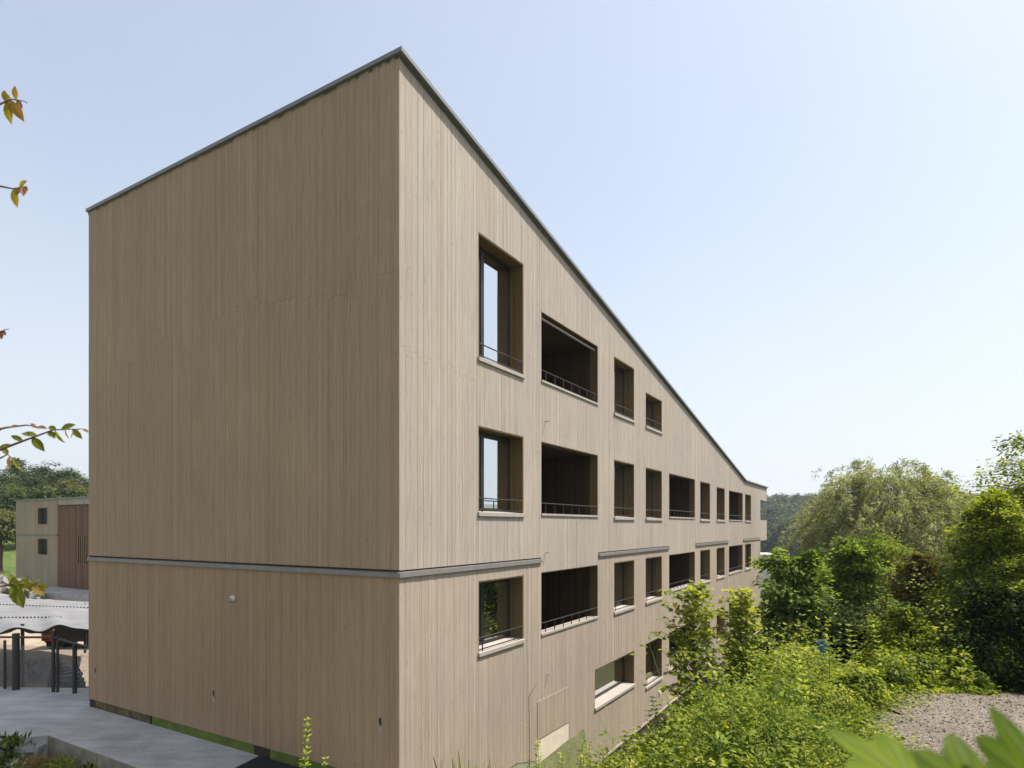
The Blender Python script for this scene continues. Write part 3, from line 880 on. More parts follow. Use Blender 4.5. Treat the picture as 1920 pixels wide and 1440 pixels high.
# ------------------------------------------------------------------ canopy with wavy edge, fence, site things
def at2(px, py, z): return on_level(px, py, z)
ZC = -3.05
fl_, fr_ = on_level(-260, 1185, ZC), on_level(215, 1168, ZC)
bl_, br_ = on_level(-260, 1106, ZC), on_level(215, 1131, ZC)
nu, nv = 90, 14
Vt, Vb = [], []
for i in range(nu + 1):
    u = i / nu
    for j in range(nv + 1):
        v = j / nv
        p = (fl_ * (1 - u) + fr_ * u) * (1 - v) + (bl_ * (1 - u) + br_ * u) * v
        wv_ = math.sin(u * 34.0 + 0.7 * math.sin(u * 11)) * 0.085 * (1 - v) ** 3 + 0.02 * math.sin(u * 60) * (1 - v)
        dz = -0.10 * (1 - v) ** 6 - 0.55 * max(0, (u - 0.72)) * 0 + wv_
        Vt.append((p[0], p[1], p[2] + dz)); Vb.append((p[0], p[1], p[2] + dz - 0.035))
idx = lambda i, j: i * (nv + 1) + j
top_f = [(idx(i, j), idx(i + 1, j), idx(i + 1, j + 1), idx(i, j + 1)) for i in range(nu) for j in range(nv)]
canopy = empty('canopy_roof', (float((fl_ + fr_)[0] / 2), float((fl_ + fr_)[1] / 2), -5.0), label='pale grey canopy roof with wavy dark front edge behind the wire fence', cat='canopy')
inv = np.array(canopy.location)
mb = MB(); mb.smooth = True; mb.add([np.array(p) - inv for p in Vt], top_f); mb.build('sheet', M['canopy'], canopy)
mb = MB(); mb.add([np.array(p) - inv for p in Vb], [f[::-1] for f in top_f])
mb.build('underside', M['black'], canopy)
mb = MB()
for i in range(nu):                                               # dark folded front edge
    a, b = np.array(Vt[idx(i, 0)]) - inv, np.array(Vt[idx(i + 1, 0)]) - inv
    k0 = 0.08 + 0.03 * math.sin(i * 0.9); k1 = 0.08 + 0.03 * math.sin((i + 1) * 0.9)
    o_ = np.array([0, 0.03, 0])
    mb.hexa([a - (0, 0.01, k0), b - (0, 0.01, k1), b + o_ - (0, 0, k1), a + o_ - (0, 0, k0)], [a - (0, 0.01, -0.004), b - (0, 0.01, -0.004), b + o_ + (0, 0, 0.004), a + o_ + (0, 0, 0.004)])
mb.build('front_edge', M['black'], canopy)
def cpt(u, v): return (fl_ * (1 - u) + fr_ * u) * (1 - v) + (bl_ * (1 - u) + br_ * u) * v - inv
mb = MB()
for v, u0, u1, n in ((0.66, 0.2, 0.98, 62), (0.23, 0.42, 0.80, 26)):
    for k in range(n):
        p = cpt(u0 + (u1 - u0) * k / n, v - 0.16 * 0)
        mb.tube([p + (0, 0, -0.01), p + (0, 0, 0.035)], 0.03, 5)
mb.build('rivets', M['machine'], canopy, kind='stuff')
for u, v in ((0.30, 0.05), (0.62, 0.05), (0.94, 0.05), (0.35, 0.9), (0.9, 0.9)):
    p = cpt(u, v); mb = MB(); mb.tube([(p[0], p[1], 0.0), (p[0], p[1], p[2] + 0.01)], 0.05, 8); mb.build('post', M['machine'], canopy)

fa, fb = at2(-150, 1284, ZS), at2(178, 1305, ZS)
fdir = (fb - fa); fl = np.linalg.norm(fdir[:2]); fdir = fdir / fl
f_off = np.array([0.0, 0.12, 0.0])
fence = empty('wire_fence', tuple(fa + f_off), math.atan2(fdir[1], fdir[0]), label='chain-link fence with dark posts along the concrete path', cat='fence')
FH = 1.32
def fx_(px):
    r = ray(px, 1290); A = fa + f_off
    # intersection of the sight line with the fence in plan
    k = (A[1] * r[0] - A[0]) / (fdir[0] - fdir[1] * r[0])
    return k
for px, rad, hgt in ((-120, 0.05, 1.45), (-60, 0.05, 1.45), (9, 0.035, 1.3), (30, 0.09, 1.5), (100, 0.045, 1.62), (108, 0.035, 1.35), (140, 0.055, 1.3)):
    k = fx_(px); mb = MB(); mb.tube([(k, 0, -0.4), (k, 0, hgt)], rad, 8); mb.build('post', M['post'], fence)
k0 = fx_(108)
mb = MB(); mb.tube([(0, 0, FH - 0.02), (k0, 0, FH + 0.12)], 0.03, 6); mb.build('top_rail', M['post'], fence)
mb = MB(); mb.tube([(k0, 0, FH + 0.08), (fl, 0, FH - 0.16)], 0.03, 6); mb.build('top_rail', M['post'], fence)
mb = MB(); c_ = 0.085; wv = 0.005
h2 = 1.18
k = -h2
while k < fl:
    for sg in (1, -1):
        xa, xb = (k, k + h2) if sg == 1 else (k + h2, k)
        za, zb = 0.0, h2
        pts = []
        if xa < 0 or xb < 0 or xa > fl or xb > fl:
            t0, t1 = 0.0, 1.0
            dxx = xb - xa
            ta, tb = (0 - xa) / dxx, (fl - xa) / dxx
            t0, t1 = max(0, min(ta, tb)), min(1, max(ta, tb))
            if t1 <= t0: continue
            xa, xb, za, zb = xa + dxx * t0, xa + dxx * t1, h2 * t0, h2 * t1
        mb.tube([(xa, 0.045 + 0.003 * sg, za), (xb, 0.045 + 0.003 * sg, zb)], wv, 3)
    k += c_
mb.build('wire_mesh', M['wire'], fence, kind='stuff')

# dark skip with orange grille behind the canopy, heap of rubble, black bundle, orange sheet
p = at2(148, 1212, -5.05)
sk = empty('site_machine', (p[0], p[1], H(p[0], p[1])), 0.15, label='dark site machine with orange grille parked on the sandy yard', cat='machine')
zz = 0
mb = MB(); mb.hexa([(-1.0, -0.6, 0.35), (2.4, -0.6, 0.35), (2.4, 0.6, 0.35), (-1.0, 0.6, 0.35)], [(-0.95, -0.55, 1.25), (2.4, -0.55, 1.45), (2.4, 0.55, 1.45), (-0.95, 0.55, 1.25)]); mb.build('body', M['machine'], sk)
mb = MB(); mb.box(-1.06, -0.62, -0.68, -0.615, 0.42, 1.1); gr_ = mb.build('grille', M['orange'], sk)
for k in range(5):
    mb = MB(); mb.box(-1.04, -0.64, -0.70, -0.682, 0.46 + 0.13 * k, 0.49 + 0.13 * k); mb.build('bar', M['machine'], gr_)
for sx in (-0.6, 0.9, 1.9):
    mb = MB(); mb.tube([(sx, -0.62, 0.33), (sx, 0.62, 0.33)], 0.33, 14); mb.build('wheel', M['black'], sk)

def rubble(name, c, rx, ry, rz, n, m, lab, cat, smin=0.08, smax=0.28):
    o = empty(name, c, 0, label=lab, cat=cat)
    mb = MB()
    for k in range(n):
        while True:
            q = np.array([random.uniform(-1, 1), random.uniform(-1, 1), random.uniform(0, 1)])
            if q @ q < 1: break
        s_ = random.uniform(smin, smax)
        ctr = q * (rx, ry, rz)
        rot = Matrix.Rotation(random.uniform(0, 6.28), 3, Vector((random.random(), random.random(), random.random())).normalized())
        vv = [np.array(rot @ Vector((x * s_ * random.uniform(.7, 1.2), y * s_ * random.uniform(.5, 1), z * s_ * random.uniform(.4, .8)))) + ctr for x, y, z in
              ((-1, -1, -1), (1, -1, -1), (1, 1, -1), (-1, 1, -1), (-1, -1, 1), (1, -1, 1), (1, 1, 1), (-1, 1, 1))]
        mb.tone = random.random(); mb.hexa(vv[:4], vv[4:])
    mb.build('chunks', m, o, kind='stuff')
    return o
p = at2(62, 1268, -5.0); rubble('rubble_heap', (p[0], p[1], float(H(p[0], p[1]))), 0.9, 0.5, 0.5, 70, M['rubble'], 'grey rubble heap of broken concrete behind the wire fence', 'rubble heap')
p = at2(14, 1110, -4.6); rubble('earth_heap', (p[0] - 1, p[1], float(H(p[0], p[1])) - 0.2), 3.4, 1.6, 1.5, 160, M['rubble'], 'brown earth heap on the grass beside the timber house', 'earth heap', 0.15, 0.5)
p = at2(124, 1288, -5.0)
bun = empty('hose_bundle', (p[0], p[1], float(H(p[0], p[1]))), 0.2, label='black bundle of coiled hoses behind the wire fence', cat='hose')
for k in range(9):
    r_ = 0.52 - 0.03 * k + random.uniform(-0.04, 0.04); zc = 0.08 + 0.085 * k
    mb = MB(); mb.smooth = True
    mb.tube([(r_ * math.cos(w / 16 * 6.2832) + random.uniform(-.03, .03), 0.55 * r_ * math.sin(w / 16 * 6.2832), zc + 0.04 * math.sin(w + k)) for w in range(17)], 0.055, 6)
    mb.build('coil', M['black'], bun)
p = at2(90, 1096, -4.66)
osh = empty('orange_tarp', (p[0], p[1], -4.66), TH, label='crumpled orange tarp on the ground against the timber house', cat='tarp')
mb = MB(); nn = 8; vv, ff = [], []
for i in range(nn + 1):
    for j in range(nn + 1):
        x, y = (i / nn - 0.5), (j / nn - 0.5)
        hh = max(0, (1 - (2 * x) ** 2) * (1 - (2 * y) ** 2)) * (0.75 + 0.5 * y) + random.uniform(0, 0.1)
        vv.append((x * 0.9, y * 1.6, 0.02 + hh * 0.9))
ff = [(i * (nn + 1) + j, (i + 1) * (nn + 1) + j, (i + 1) * (nn + 1) + j + 1, i * (nn + 1) + j + 1) for i in range(nn) for j in range(nn)]
mb.add(vv, ff); mb.build('cover', M['orange'], osh)
mb = MB(); mb.box(-0.5, 0.5, -0.85, 0.85, 0.0, 0.12); mb.build('pallet', M['machine'], osh)

# small house in the valley and a blue panel in the bushes
def house(px0, px1, ytop, ybot, Y, lab, roofm):
    a, b = at_depth(px0, ytop, Y), at_depth(px1, ytop, Y)
    zb = float(H((a[0] + b[0]) / 2, Y)) - 1
    o = empty('valley_house', ((a[0] + b[0]) / 2, Y, zb), 0.12, label=lab, cat='house')
    w = (b[0] - a[0]) / 2; h = a[2] - zb
    mb = MB(); mb.box(-w, w, 0, 9, 0, h); wl_ = mb.build('wall', M['plaster'], o)
    mb = MB(); mb.box(-w - 0.3, w + 0.3, -0.3, 9.3, h, h + 0.35); mb.build('roof', roofm, o)
    for k in range(4):
        xx = -w + (2 * w) * (k + 0.5) / 4
        mb = MB(); mb.box(xx - 0.5, xx + 0.5, -0.05, 0.02, h - 2.2, h - 0.9); mb.build('window', M['glass'], o)
house(1405, 1474, 1042, 1052, 150, 'white flat-roofed house in the valley below the wooded hill', M['plaster'])
house(1478, 1540, 1062, 1075, 120, 'low house with dark grey roof in the valley behind the shrubs', M['belt'])

# ------------------------------------------------------------------ plants
OVAL = (np.array([(0, 0, 0), (0.24, 0.32, 0.05), (0.22, 0.68, 0.04), (0, 1, -0.06), (-0.22, 0.68, 0.04), (-0.24, 0.32, 0.05)], float), np.array([(0, 1, 2, 3), (0, 3, 4, 5)]))
OVAL2 = (np.array([(0, 0, 0), (0.28, 0.5, 0.06), (0, 1, -0.03), (-0.28, 0.5, 0.06)], float), np.array([(0, 1, 2), (0, 2, 3)]))
LANCE = (np.array([(0, 0, 0), (0.11, 0.45, 0.03), (0, 1, -0.05), (-0.11, 0.45, 0.03)], float), np.array([(0, 1, 2), (0, 2, 3)]))
_ml = [(0, 0), (0.16, 0.06), (0.42, 0.0), (0.36, 0.2), (0.62, 0.42), (0.36, 0.46), (0.32, 0.62), (0.17, 0.6), (0, 1.0), (-0.17, 0.6), (-0.32, 0.62), (-0.36, 0.46), (-0.62, 0.42), (-0.36, 0.2), (-0.42, 0.0), (-0.16, 0.06)]
MAPLE = (np.array([(0, 0.32, 0.0)] + [(x, y, 0.10 * abs(x) - 0.12 * max(0, y - 0.4) - 0.12 * max(0, abs(x) - 0.4)) for x, y in _ml], float),
         np.array([(0, 1 + k, 1 + (k + 1) % len(_ml)) for k in range(len(_ml))]))
BLADE = (np.array([(-0.02, 0, 0), (0.02, 0, 0), (0.018, 0.5, 0.02), (-0.018, 0.5, 0.02), (0.003, 1.0, -0.14), (-0.003, 1.0, -0.14)], float), np.array([(0, 1, 2, 3), (3, 2, 4, 5)]))

def nrm(v): return v / (np.linalg.norm(v, axis=1, keepdims=True) + 1e-9)
def leaves(name, P, Nn, D, size, tmpl, tone, m, parent=None, **kw):
    tv, tf = tmpl
    Nn = nrm(Nn)
    D = nrm(D - Nn * np.sum(D * Nn, 1, keepdims=True))
    S = np.cross(D, Nn)
    size = np.broadcast_to(size, (len(P),))
    Vv = P[:, None, :] + size[:, None, None] * (tv[None, :, 0, None] * S[:, None] + tv[None, :, 1, None] * D[:, None] + tv[None, :, 2, None] * Nn[:, None])
    k = len(tv)
    Ff = (tf[None] + (np.arange(len(P)) * k)[:, None, None]).reshape(-1, tf.shape[1])
    me = fast_mesh(name, Vv.reshape(-1, 3), Ff, np.repeat(np.clip(tone, 0, 1), k), tf.shape[1])
    return put(name, me, m, parent, **kw)

def clump_crown(ncl, per, rad, cr, flat=0.55, shell=0.55, seed=0, lobes=5, up=0.7, droop=0.0, zlow=-0.75):
    """leaf positions (relative to the crown's centre) in clumps spread through an uneven ellipsoid"""
    g = np.random.default_rng(seed)
    lobes = lobes + 4
    ld = nrm(g.normal(size=(lobes, 3)) + np.array([0, 0, 0.35])); lw = g.uniform(0.12, 0.48, lobes)
    d = nrm(g.normal(size=(ncl * 3, 3)))
    d = d[d[:, 2] > zlow][:ncl]
    n = len(d)
    lump = 0.70 + np.max(np.clip(d @ ld.T, 0, 1) ** 4 * lw, axis=1)
    r = (shell + (1 - shell) * g.random(n) ** 0.6) * lump
    shoot = g.random(n) < 0.10
    r[shoot] *= g.uniform(1.05, 1.3, shoot.sum())
    inner = g.random(n) < 0.22
    r[inner] *= g.uniform(0.35, 0.8, inner.sum())
    cc = d * r[:, None] * rad
    cs = cr * g.uniform(0.6, 1.35, n)
    off = g.normal(size=(n, per, 3)) * 0.5
    off[..., 2] *= flat
    P = cc[:, None, :] + off * cs[:, None, None]
    rr = np.sqrt((off[..., 0] ** 2 + off[..., 1] ** 2))
    P[..., 2] -= droop * rr ** 2 * cs[:, None]
    outw = nrm(cc)[:, None, :] * 0.5 + nrm(off.reshape(-1, 3)).reshape(off.shape) * 0.35
    Nn = outw + np.array([0, 0, up]) + g.normal(size=P.shape) * 0.38
    D = nrm(off.reshape(-1, 3)).reshape(off.shape) * 0.8 + outw + np.array([0, 0, -0.35]) + g.normal(size=P.shape) * 0.4
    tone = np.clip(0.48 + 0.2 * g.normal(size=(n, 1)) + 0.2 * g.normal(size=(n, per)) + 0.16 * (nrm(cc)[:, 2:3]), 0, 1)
    return P.reshape(-1, 3), Nn.reshape(-1, 3), D.reshape(-1, 3), tone.ravel(), cc

def limb_mesh(base, cc, centre, r0, top, seed=0, nlimb=12, sides=6):
    g = random.Random(seed)
    mb = MB(); mb.smooth = True
    n = 6
    lean = np.array([g.uniform(-.06, .06), g.uniform(-.06, .06), 0]) * top
    tr = [np.array([0, 0, -0.15])] + [np.array([0, 0, top * k / n]) + lean * (k / n) ** 2 + np.array([g.uniform(-1, 1), g.uniform(-1, 1), 0]) * r0 * 0.35 for k in range(1, n + 1)]
    mb.tube(tr, [r0 * (1.25 - 1.05 * k / n) for k in range(n + 1)], sides + 2)
    sel = list(range(len(cc))); g.shuffle(sel)
    for i in sel[:nlimb]:
        e = cc[i] + centre
        k = g.uniform(0.25, 0.8)
        h = max(0.15, min(0.92, (e[2] / top) * g.uniform(0.35, 0.8)))
        q = h * n; i0 = min(n - 1, int(q)); s_ = tr[i0] * (1 - (q - i0)) + tr[i0 + 1] * (q - i0)
        mid = s_ * 0.5 + e * 0.5 + np.array([0, 0, 0.12 * np.linalg.norm(e - s_)])
        rr = r0 * g.uniform(0.25, 0.45) * (1.2 - h)
        mb.tube([s_, s_ * 0.7 + mid * 0.35 - np.array([0, 0, 0.02]), mid, e], [rr, rr * 0.8, rr * 0.55, rr * 0.15], sides)
    return mb

def tree(name, x, y, ztop, rad_xy, lab, cat, mat_, ncl, per, cr, leaf, tmpl=OVAL2, seed=1, low=0.25, trunk=None, flat=0.55, shell=0.55, up=0.7, droop=0.0,
         group=None, tone_shift=0.0, nlimb=14, zlow=-0.75, lobes=5, zb=None):
    z0 = float(H(x, y)) if zb is None else zb
    h = ztop - z0
    o = empty(name, (x, y, z0), 0, label=lab, cat=cat, group=group)
    cz = h * (low + 1) / 2; rz = h * (1 - low) / 2
    rxy = rad_xy if hasattr(rad_xy, '__len__') else (rad_xy, rad_xy)
    P, Nn, D, tn, cc = clump_crown(ncl, per, np.array([rxy[0] * 0.95, rxy[1] * 0.95, rz * 1.0]), cr, flat, shell, seed, lobes, up, droop, zlow)
    g = np.random.default_rng(seed + 5)
    ctr = np.array([0, 0, cz])
    limb_mesh(None, cc, ctr, trunk or max(0.03, h * 0.022), cz + rz * 0.55, seed, nlimb).build('trunk', M['bark'], o)
    P = P + ctr
    keep = P[:, 2] > 0.02
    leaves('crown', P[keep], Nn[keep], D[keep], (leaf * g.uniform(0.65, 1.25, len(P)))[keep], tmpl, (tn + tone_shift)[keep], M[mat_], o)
    return o

def bough_tree(name, x, y, ztop, R_, lab, cat, mat_, nb, per, leaf, seed, tmpl=OVAL2, low=0.05, prof=0.6, droop=0.35, tone_shift=0.0, fan=0.26, rough_=0.05, top=0.14, upt=0.9, group=None):
    """tree of flat leafy boughs: each bough is a limb with a fan of twigs"""
    z0 = float(H(x, y)); h = ztop - z0
    o = empty(name, (x, y, z0), 0, label=lab, cat=cat, group=group)
    g = np.random.default_rng(seed)
    mb = MB(); mb.smooth = True
    r0 = max(0.03, h * 0.02)
    mb.tube([(0, 0, -0.15), (0.04 * h * g.normal() * .4, 0.02, h * 0.3), (0.03 * g.normal(), 0.03 * g.normal(), h * 0.65), (0, 0, h * 0.97)], [r0 * 1.3, r0, r0 * 0.6, 0.006], 8)
    P, Nn, D, Tn = [], [], [], []
    ph = g.uniform(0, 6.28, 3)
    for i in range(nb):
        f = (i + g.random()) / nb
        an = i * 2.39996 + g.normal() * 0.35
        side = 0.82 + 0.22 * math.sin(2 * an + ph[0]) + 0.14 * math.sin(3 * an + 7 * f + ph[1])
        L = R_ * ((1 - f) ** prof * (1 - top) + top) * side * g.uniform(0.55, 1.25)
        zs = h * (low + (0.97 - low) * f)
        hd = np.array([math.cos(an), math.sin(an), 0.0]); sd = np.array([-hd[1], hd[0], 0.0])
        rise = g.uniform(0.05, 0.55) + 0.5 * f
        dr = droop * g.uniform(0.6, 1.5)
        def q(t): return np.array([0, 0, zs]) + hd * (L * t) + np.array([0, 0, 1.0]) * L * (rise * t - dr * t * t)
        mb.tube([q(0), q(0.35), q(0.7), q(1.0)], [r0 * 0.35 * (1 - 0.6 * f), r0 * 0.22 * (1 - 0.6 * f), r0 * 0.12, 0.003], 4)
        k = max(12, int(per * (0.35 + L / R_)))
        t = g.uniform(0.12, 1.06, k) ** 0.8
        lat = g.normal(size=k) * fan * L * (0.35 + 0.9 * np.sin(np.pi * np.clip(t, 0, 1)) ** 0.7) * 0.8
        roll = g.normal() * 0.35
        pos = np.array([0, 0, zs]) + np.outer(L * t, hd) + np.outer(lat, sd)
        pos[:, 2] += L * (rise * t - dr * t * t) + roll * lat - 0.35 * np.abs(lat) + g.normal(size=k) * rough_ * (0.5 + L)
        slope = (rise - 2 * dr * t)
        n_ = np.outer(-slope, hd) + np.outer(-roll - 0.35 * np.sign(lat) * -1.0, sd) * 0.5 + np.array([0, 0, upt])
        P.append(pos); Nn.append(n_ + g.normal(size=(k, 3)) * 0.42)
        D.append(hd * 0.8 + np.outer(np.sign(lat), sd) * 0.8 + np.array([0, 0, -0.3]) + g.normal(size=(k, 3)) * 0.35)
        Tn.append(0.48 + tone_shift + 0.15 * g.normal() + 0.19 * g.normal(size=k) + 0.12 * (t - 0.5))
    mb.build('trunk', M['bark'], o)
    P = np.concatenate(P); keep = P[:, 2] > 0.02
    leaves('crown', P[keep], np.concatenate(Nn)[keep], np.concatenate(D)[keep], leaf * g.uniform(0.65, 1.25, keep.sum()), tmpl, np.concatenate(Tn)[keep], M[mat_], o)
    return o
def B_px(name, px, ptop, hw, Y, lab, mat_, nb, per, leaf, seed, **kw):
    b = at_depth(px, ptop, Y)
    return bough_tree(name, b[0], b[1], b[2], hw / F * Y, lab, kw.pop('cat', 'tree'), mat_, nb, per, leaf, seed, **kw)

def willow(px, ptop, hw, Y, seed, lab):
    b = at_depth(px, ptop, Y); x, y = b[0], b[1]
    z0 = float(H(x, y)); h = b[2] - z0
    rad = hw / F * Y
    o = empty('willow_tree', (x, y, z0), 0, label=lab, cat='tree')
    g = np.random.default_rng(seed)
    mb = MB(); mb.smooth = True
    mb.tube([(0, 0, -0.2), (0.1, 0, h * 0.15), (0.05, 0.1, h * 0.35), (0.2, 0, h * 0.6), (0.15, 0.1, h * 0.85)], [0.4, 0.32, 0.22, 0.1, 0.02], 9)
    Ps, Ns, Ds, Ts = [], [], [], []
    nl = 60
    heads = []
    ld = nrm(g.normal(size=(9, 3)) * np.array([1, 1, 0.6])); lw_ = g.uniform(0.0, 0.2, 9)
    tips = []
    for i in range(150):
        an = g.uniform(0, 6.283); q = math.sqrt(g.random()) 
        dm = math.sqrt(max(0.0, 1 - q ** 2.4))
        dv = np.array([math.cos(an) * q, math.sin(an) * q, dm]); dv /= np.linalg.norm(dv)
        lump = 0.80 + np.max(np.clip(ld @ dv, 0, 1) ** 6 * lw_)
        f = g.uniform(0.9, 1.06) if g.random() < 0.6 else g.uniform(0.45, 0.9)
        tips.append((math.cos(an) * q * rad * lump * (0.6 + 0.4 * f), math.sin(an) * q * rad * lump * (0.6 + 0.4 * f), h * (0.28 + 0.68 * dm * lump * f)))
    for tp in tips:
        n_ = int(g.uniform(6, 14)); sp_ = g.uniform(0.35, 0.95)
        for q in range(n_):
            heads.append(tuple(np.array(tp) + g.normal(size=3) * sp_ * np.array([0.7, 0.7, 0.5])))
    for i in range(nl):
        e = np.array(tips[i * 2]); an = math.atan2(e[1], e[0]); reach = math.hypot(e[0], e[1])
        s_ = np.array([0.1, 0.05, h * g.uniform(0.15, 0.5)])
        if e[2] < s_[2]: continue
        m1 = s_ * 0.6 + e * 0.4 + np.array([0, 0, 0.10 * reach]); m2 = s_ * 0.22 + e * 0.78 + np.array([0, 0, 0.12 * reach])
        r_ = 0.09 * g.uniform(0.5, 1.1)
        mb.tube([s_, m1, m2, e], [r_, r_ * 0.7, r_ * 0.35, 0.01], 5)
    for p in heads:
        p = np.array(p); an = math.atan2(p[1], p[0])
        L = g.uniform(0.6, 2.4); nn = int(L * 42)
        tt = np.sort(g.random(nn))
        hd = nrm(np.array([[math.cos(an) + g.normal() * 0.7, math.sin(an) + g.normal() * 0.7, 0]]))[0]
        rise = g.uniform(0.1, 0.9); sp = g.uniform(0.25, 0.6)
        Ps.append(p + np.outer(tt * L * sp, hd) + np.stack([np.zeros(nn), np.zeros(nn), rise * tt * L * 0.5 - 0.8 * L * tt ** 2], 1) + g.normal(size=(nn, 3)) * 0.07)
        Ds.append(hd + np.stack([np.zeros(nn), np.zeros(nn), 0.3 - 1.5 * tt], 1) + g.normal(size=(nn, 3)) * 0.5)
        Ns.append(g.normal(size=(nn, 3)) + np.array([0, 0, 0.8]))
        Ts.append(np.clip(0.5 + 0.14 * g.normal() + g.normal(size=nn) * 0.2, 0, 1))
    P = np.concatenate(Ps); 
    mb.build('trunk', M['bark'], o)
    leaves('crown', P, np.concatenate(Ns), np.concatenate(Ds), g.uniform(0.14, 0.26, len(P)), LANCE, np.concatenate(Ts), M['leaf_willow'], o)
    return o
willow(1678, 845, 188, 32.0, 3, 'large grey-green willow tree with airy drooping crown beyond the shrubs')

def T_px(name, px, ptop, hw, Y, lab, mat_, ncl, per, cr, leaf, **kw):
    b = at_depth(px, ptop, Y)
    return tree(name, b[0], b[1], b[2], hw / F * Y, lab, kw.pop('cat', 'tree'), mat_, ncl, per, cr, leaf, **kw)

T_px('birch_tree', 1668, 985, 46, 27.0, 'slim pale green tree standing before the willow', 'leaf_horn', 90, 90, 0.42, 0.12, seed=21, low=0.25, flat=1.0, droop=0.2, tone_shift=-0.1, up=0.4)
B_px('leafy_tree', 1605, 1012, 118, 18.0, 'dark green broadleaf tree with bright top between the willow and the shrubs', 'leaf_mid', 120, 230, 0.105, 22, low=0.12, prof=0.5, droop=0.5, tone_shift=0.12)
B_px('hazel_shrub', 1488, 1036, 100, 15.5, 'large-leaved glossy shrub standing at the far end of the long facade', 'leaf_mid', 95, 130, 0.14, 23, tmpl=OVAL, low=0.05, prof=0.45, cat='shrub', tone_shift=0.2, droop=0.45, fan=0.3, top=0.25)
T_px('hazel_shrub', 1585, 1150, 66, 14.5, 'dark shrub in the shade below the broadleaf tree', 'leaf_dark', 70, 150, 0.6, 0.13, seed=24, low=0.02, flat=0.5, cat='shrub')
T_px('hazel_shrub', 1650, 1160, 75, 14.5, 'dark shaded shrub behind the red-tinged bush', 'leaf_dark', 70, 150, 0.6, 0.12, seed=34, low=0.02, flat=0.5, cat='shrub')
B_px('plum_shrub', 1722, 1035, 78, 13.5, 'red-tinged bush with yellow-green top beside the hornbeam', 'leaf_red', 110, 150, 0.075, 25, low=0.05, prof=0.5, cat='shrub', top=0.2)
B_px('young_hornbeam', 1700, 1140, 95, 11.6, 'small layered hornbeam at the corner of the gravel', 'leaf_horn', 75, 190, 0.068, 26, low=0.03, prof=0.7, droop=0.3, tone_shift=0.12)
B_px('hornbeam_tree', 2040, 825, 260, 13.2, 'tall layered hornbeam overhanging the gravel', 'leaf_horn', 330, 400, 0.085, 27, low=0.04, prof=0.5, droop=0.4)
B_px('hornbeam_tree', 1860, 930, 165, 12.0, 'broad hornbeam with bright layered sprays behind the gravel', 'leaf_horn', 150, 300, 0.075, 28, low=0.03, prof=0.6, droop=0.4, tone_shift=0.10)
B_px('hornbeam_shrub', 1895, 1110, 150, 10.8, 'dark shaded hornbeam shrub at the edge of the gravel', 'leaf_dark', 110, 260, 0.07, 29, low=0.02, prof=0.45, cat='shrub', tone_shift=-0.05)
# trees beyond the frame that the windows mirror
tree('hornbeam_tree', 24.0, 17.0, 1.6, 3.0, 'tall hornbeam standing behind the hornbeams at the gravel', 'tree', 'leaf_mid', 150, 120, 1.1, 0.14, seed=31, low=0.02)
tree('hornbeam_tree', 27.0, 23.5, 2.6, 3.4, 'round-crowned tree next to the willow beyond the hornbeams', 'tree', 'leaf_dark', 130, 120, 1.2, 0.16, seed=32, low=0.02)
tree('hornbeam_tree', 14.5, 9.0, 0.8, 2.6, 'bushy hornbeam on the far bank of the gravel', 'tree', 'leaf_mid', 150, 120, 1.0, 0.13, seed=33, low=0.0)

# maple saplings on the bank
def sapling(px, ptop, pbase, hw, Y, seed, lab, nl, leaf, mat_='leaf_bright', tmpl=MAPLE):
    b = at_depth(px, ptop, Y); x, y = b[0], b[1]
    z0 = float(H(x, y)); h = b[2] - z0; r = hw / F * Y
    o = empty('maple_sapling', (x, y, z0), 0, label=lab, cat='sapling')
    g = np.random.default_rng(seed)
    mb = MB(); mb.smooth = True
    mb.tube([(0, 0, -0.1), (0.05, 0.02, h * 0.4), (-0.03, 0, h * 0.75), (0, 0, h * 0.99)], [0.03, 0.024, 0.015, 0.005], 7)
    P, Nn, D, Tn = [], [], [], []
    nb = 72
    for i in range(nb):
        an = i * 2.399 + g.uniform(-.4, .4); f = (i + 0.5) / nb
        zs = h * (0.10 + 0.86 * f)
        L = r * (0.4 + 0.55 * math.sin(math.pi * min(1, f * 0.85 + 0.1))) * g.uniform(0.45, 1.25)
        s_ = np.array([0, 0, zs]); e = s_ + np.array([math.cos(an) * L, math.sin(an) * L, L * g.uniform(0.25, 0.8)])
        mid = (s_ + e) / 2 + np.array([0, 0, 0.06])
        mb.tube([s_, mid, e], [0.009, 0.006, 0.002], 4)
        k = max(4, int(nl / nb))
        t = g.uniform(0.2, 1.08, k)
        p = ((1 - t) ** 2)[:, None] * s_ + (2 * t * (1 - t))[:, None] * mid + (t * t)[:, None] * e
        sd = g.normal(size=(k, 3)); sd[:, 2] *= 0.5
        P.append(p + nrm(sd) * g.uniform(0.02, 0.13, k)[:, None])
        D.append(sd + np.array([math.cos(an), math.sin(an), -0.5]) * 0.7)
        Nn.append(np.array([0.15, -0.1, 1.0]) + g.normal(size=(k, 3)) * 0.4)
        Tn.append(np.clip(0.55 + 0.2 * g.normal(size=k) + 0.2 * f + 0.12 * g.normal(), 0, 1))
    mb.build('trunk', M['bark'], o)
    P = np.concatenate(P)
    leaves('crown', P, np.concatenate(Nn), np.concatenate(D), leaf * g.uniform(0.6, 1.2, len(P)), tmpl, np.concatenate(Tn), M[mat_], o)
    return o
sapling(1302, 1096, 1340, 62, 10.6, 41, 'maple sapling with broad head of leaves before the long facade', 2900, 0.088)
sapling(1390, 1108, 1340, 44, 10.8, 42, 'slim maple sapling with yellow-green tip on the bank', 2300, 0.088)
sapling(1492, 1222, 1340, 40, 11.0, 46, 'loose maple sapling standing beside the blue panel', 1100, 0.085)
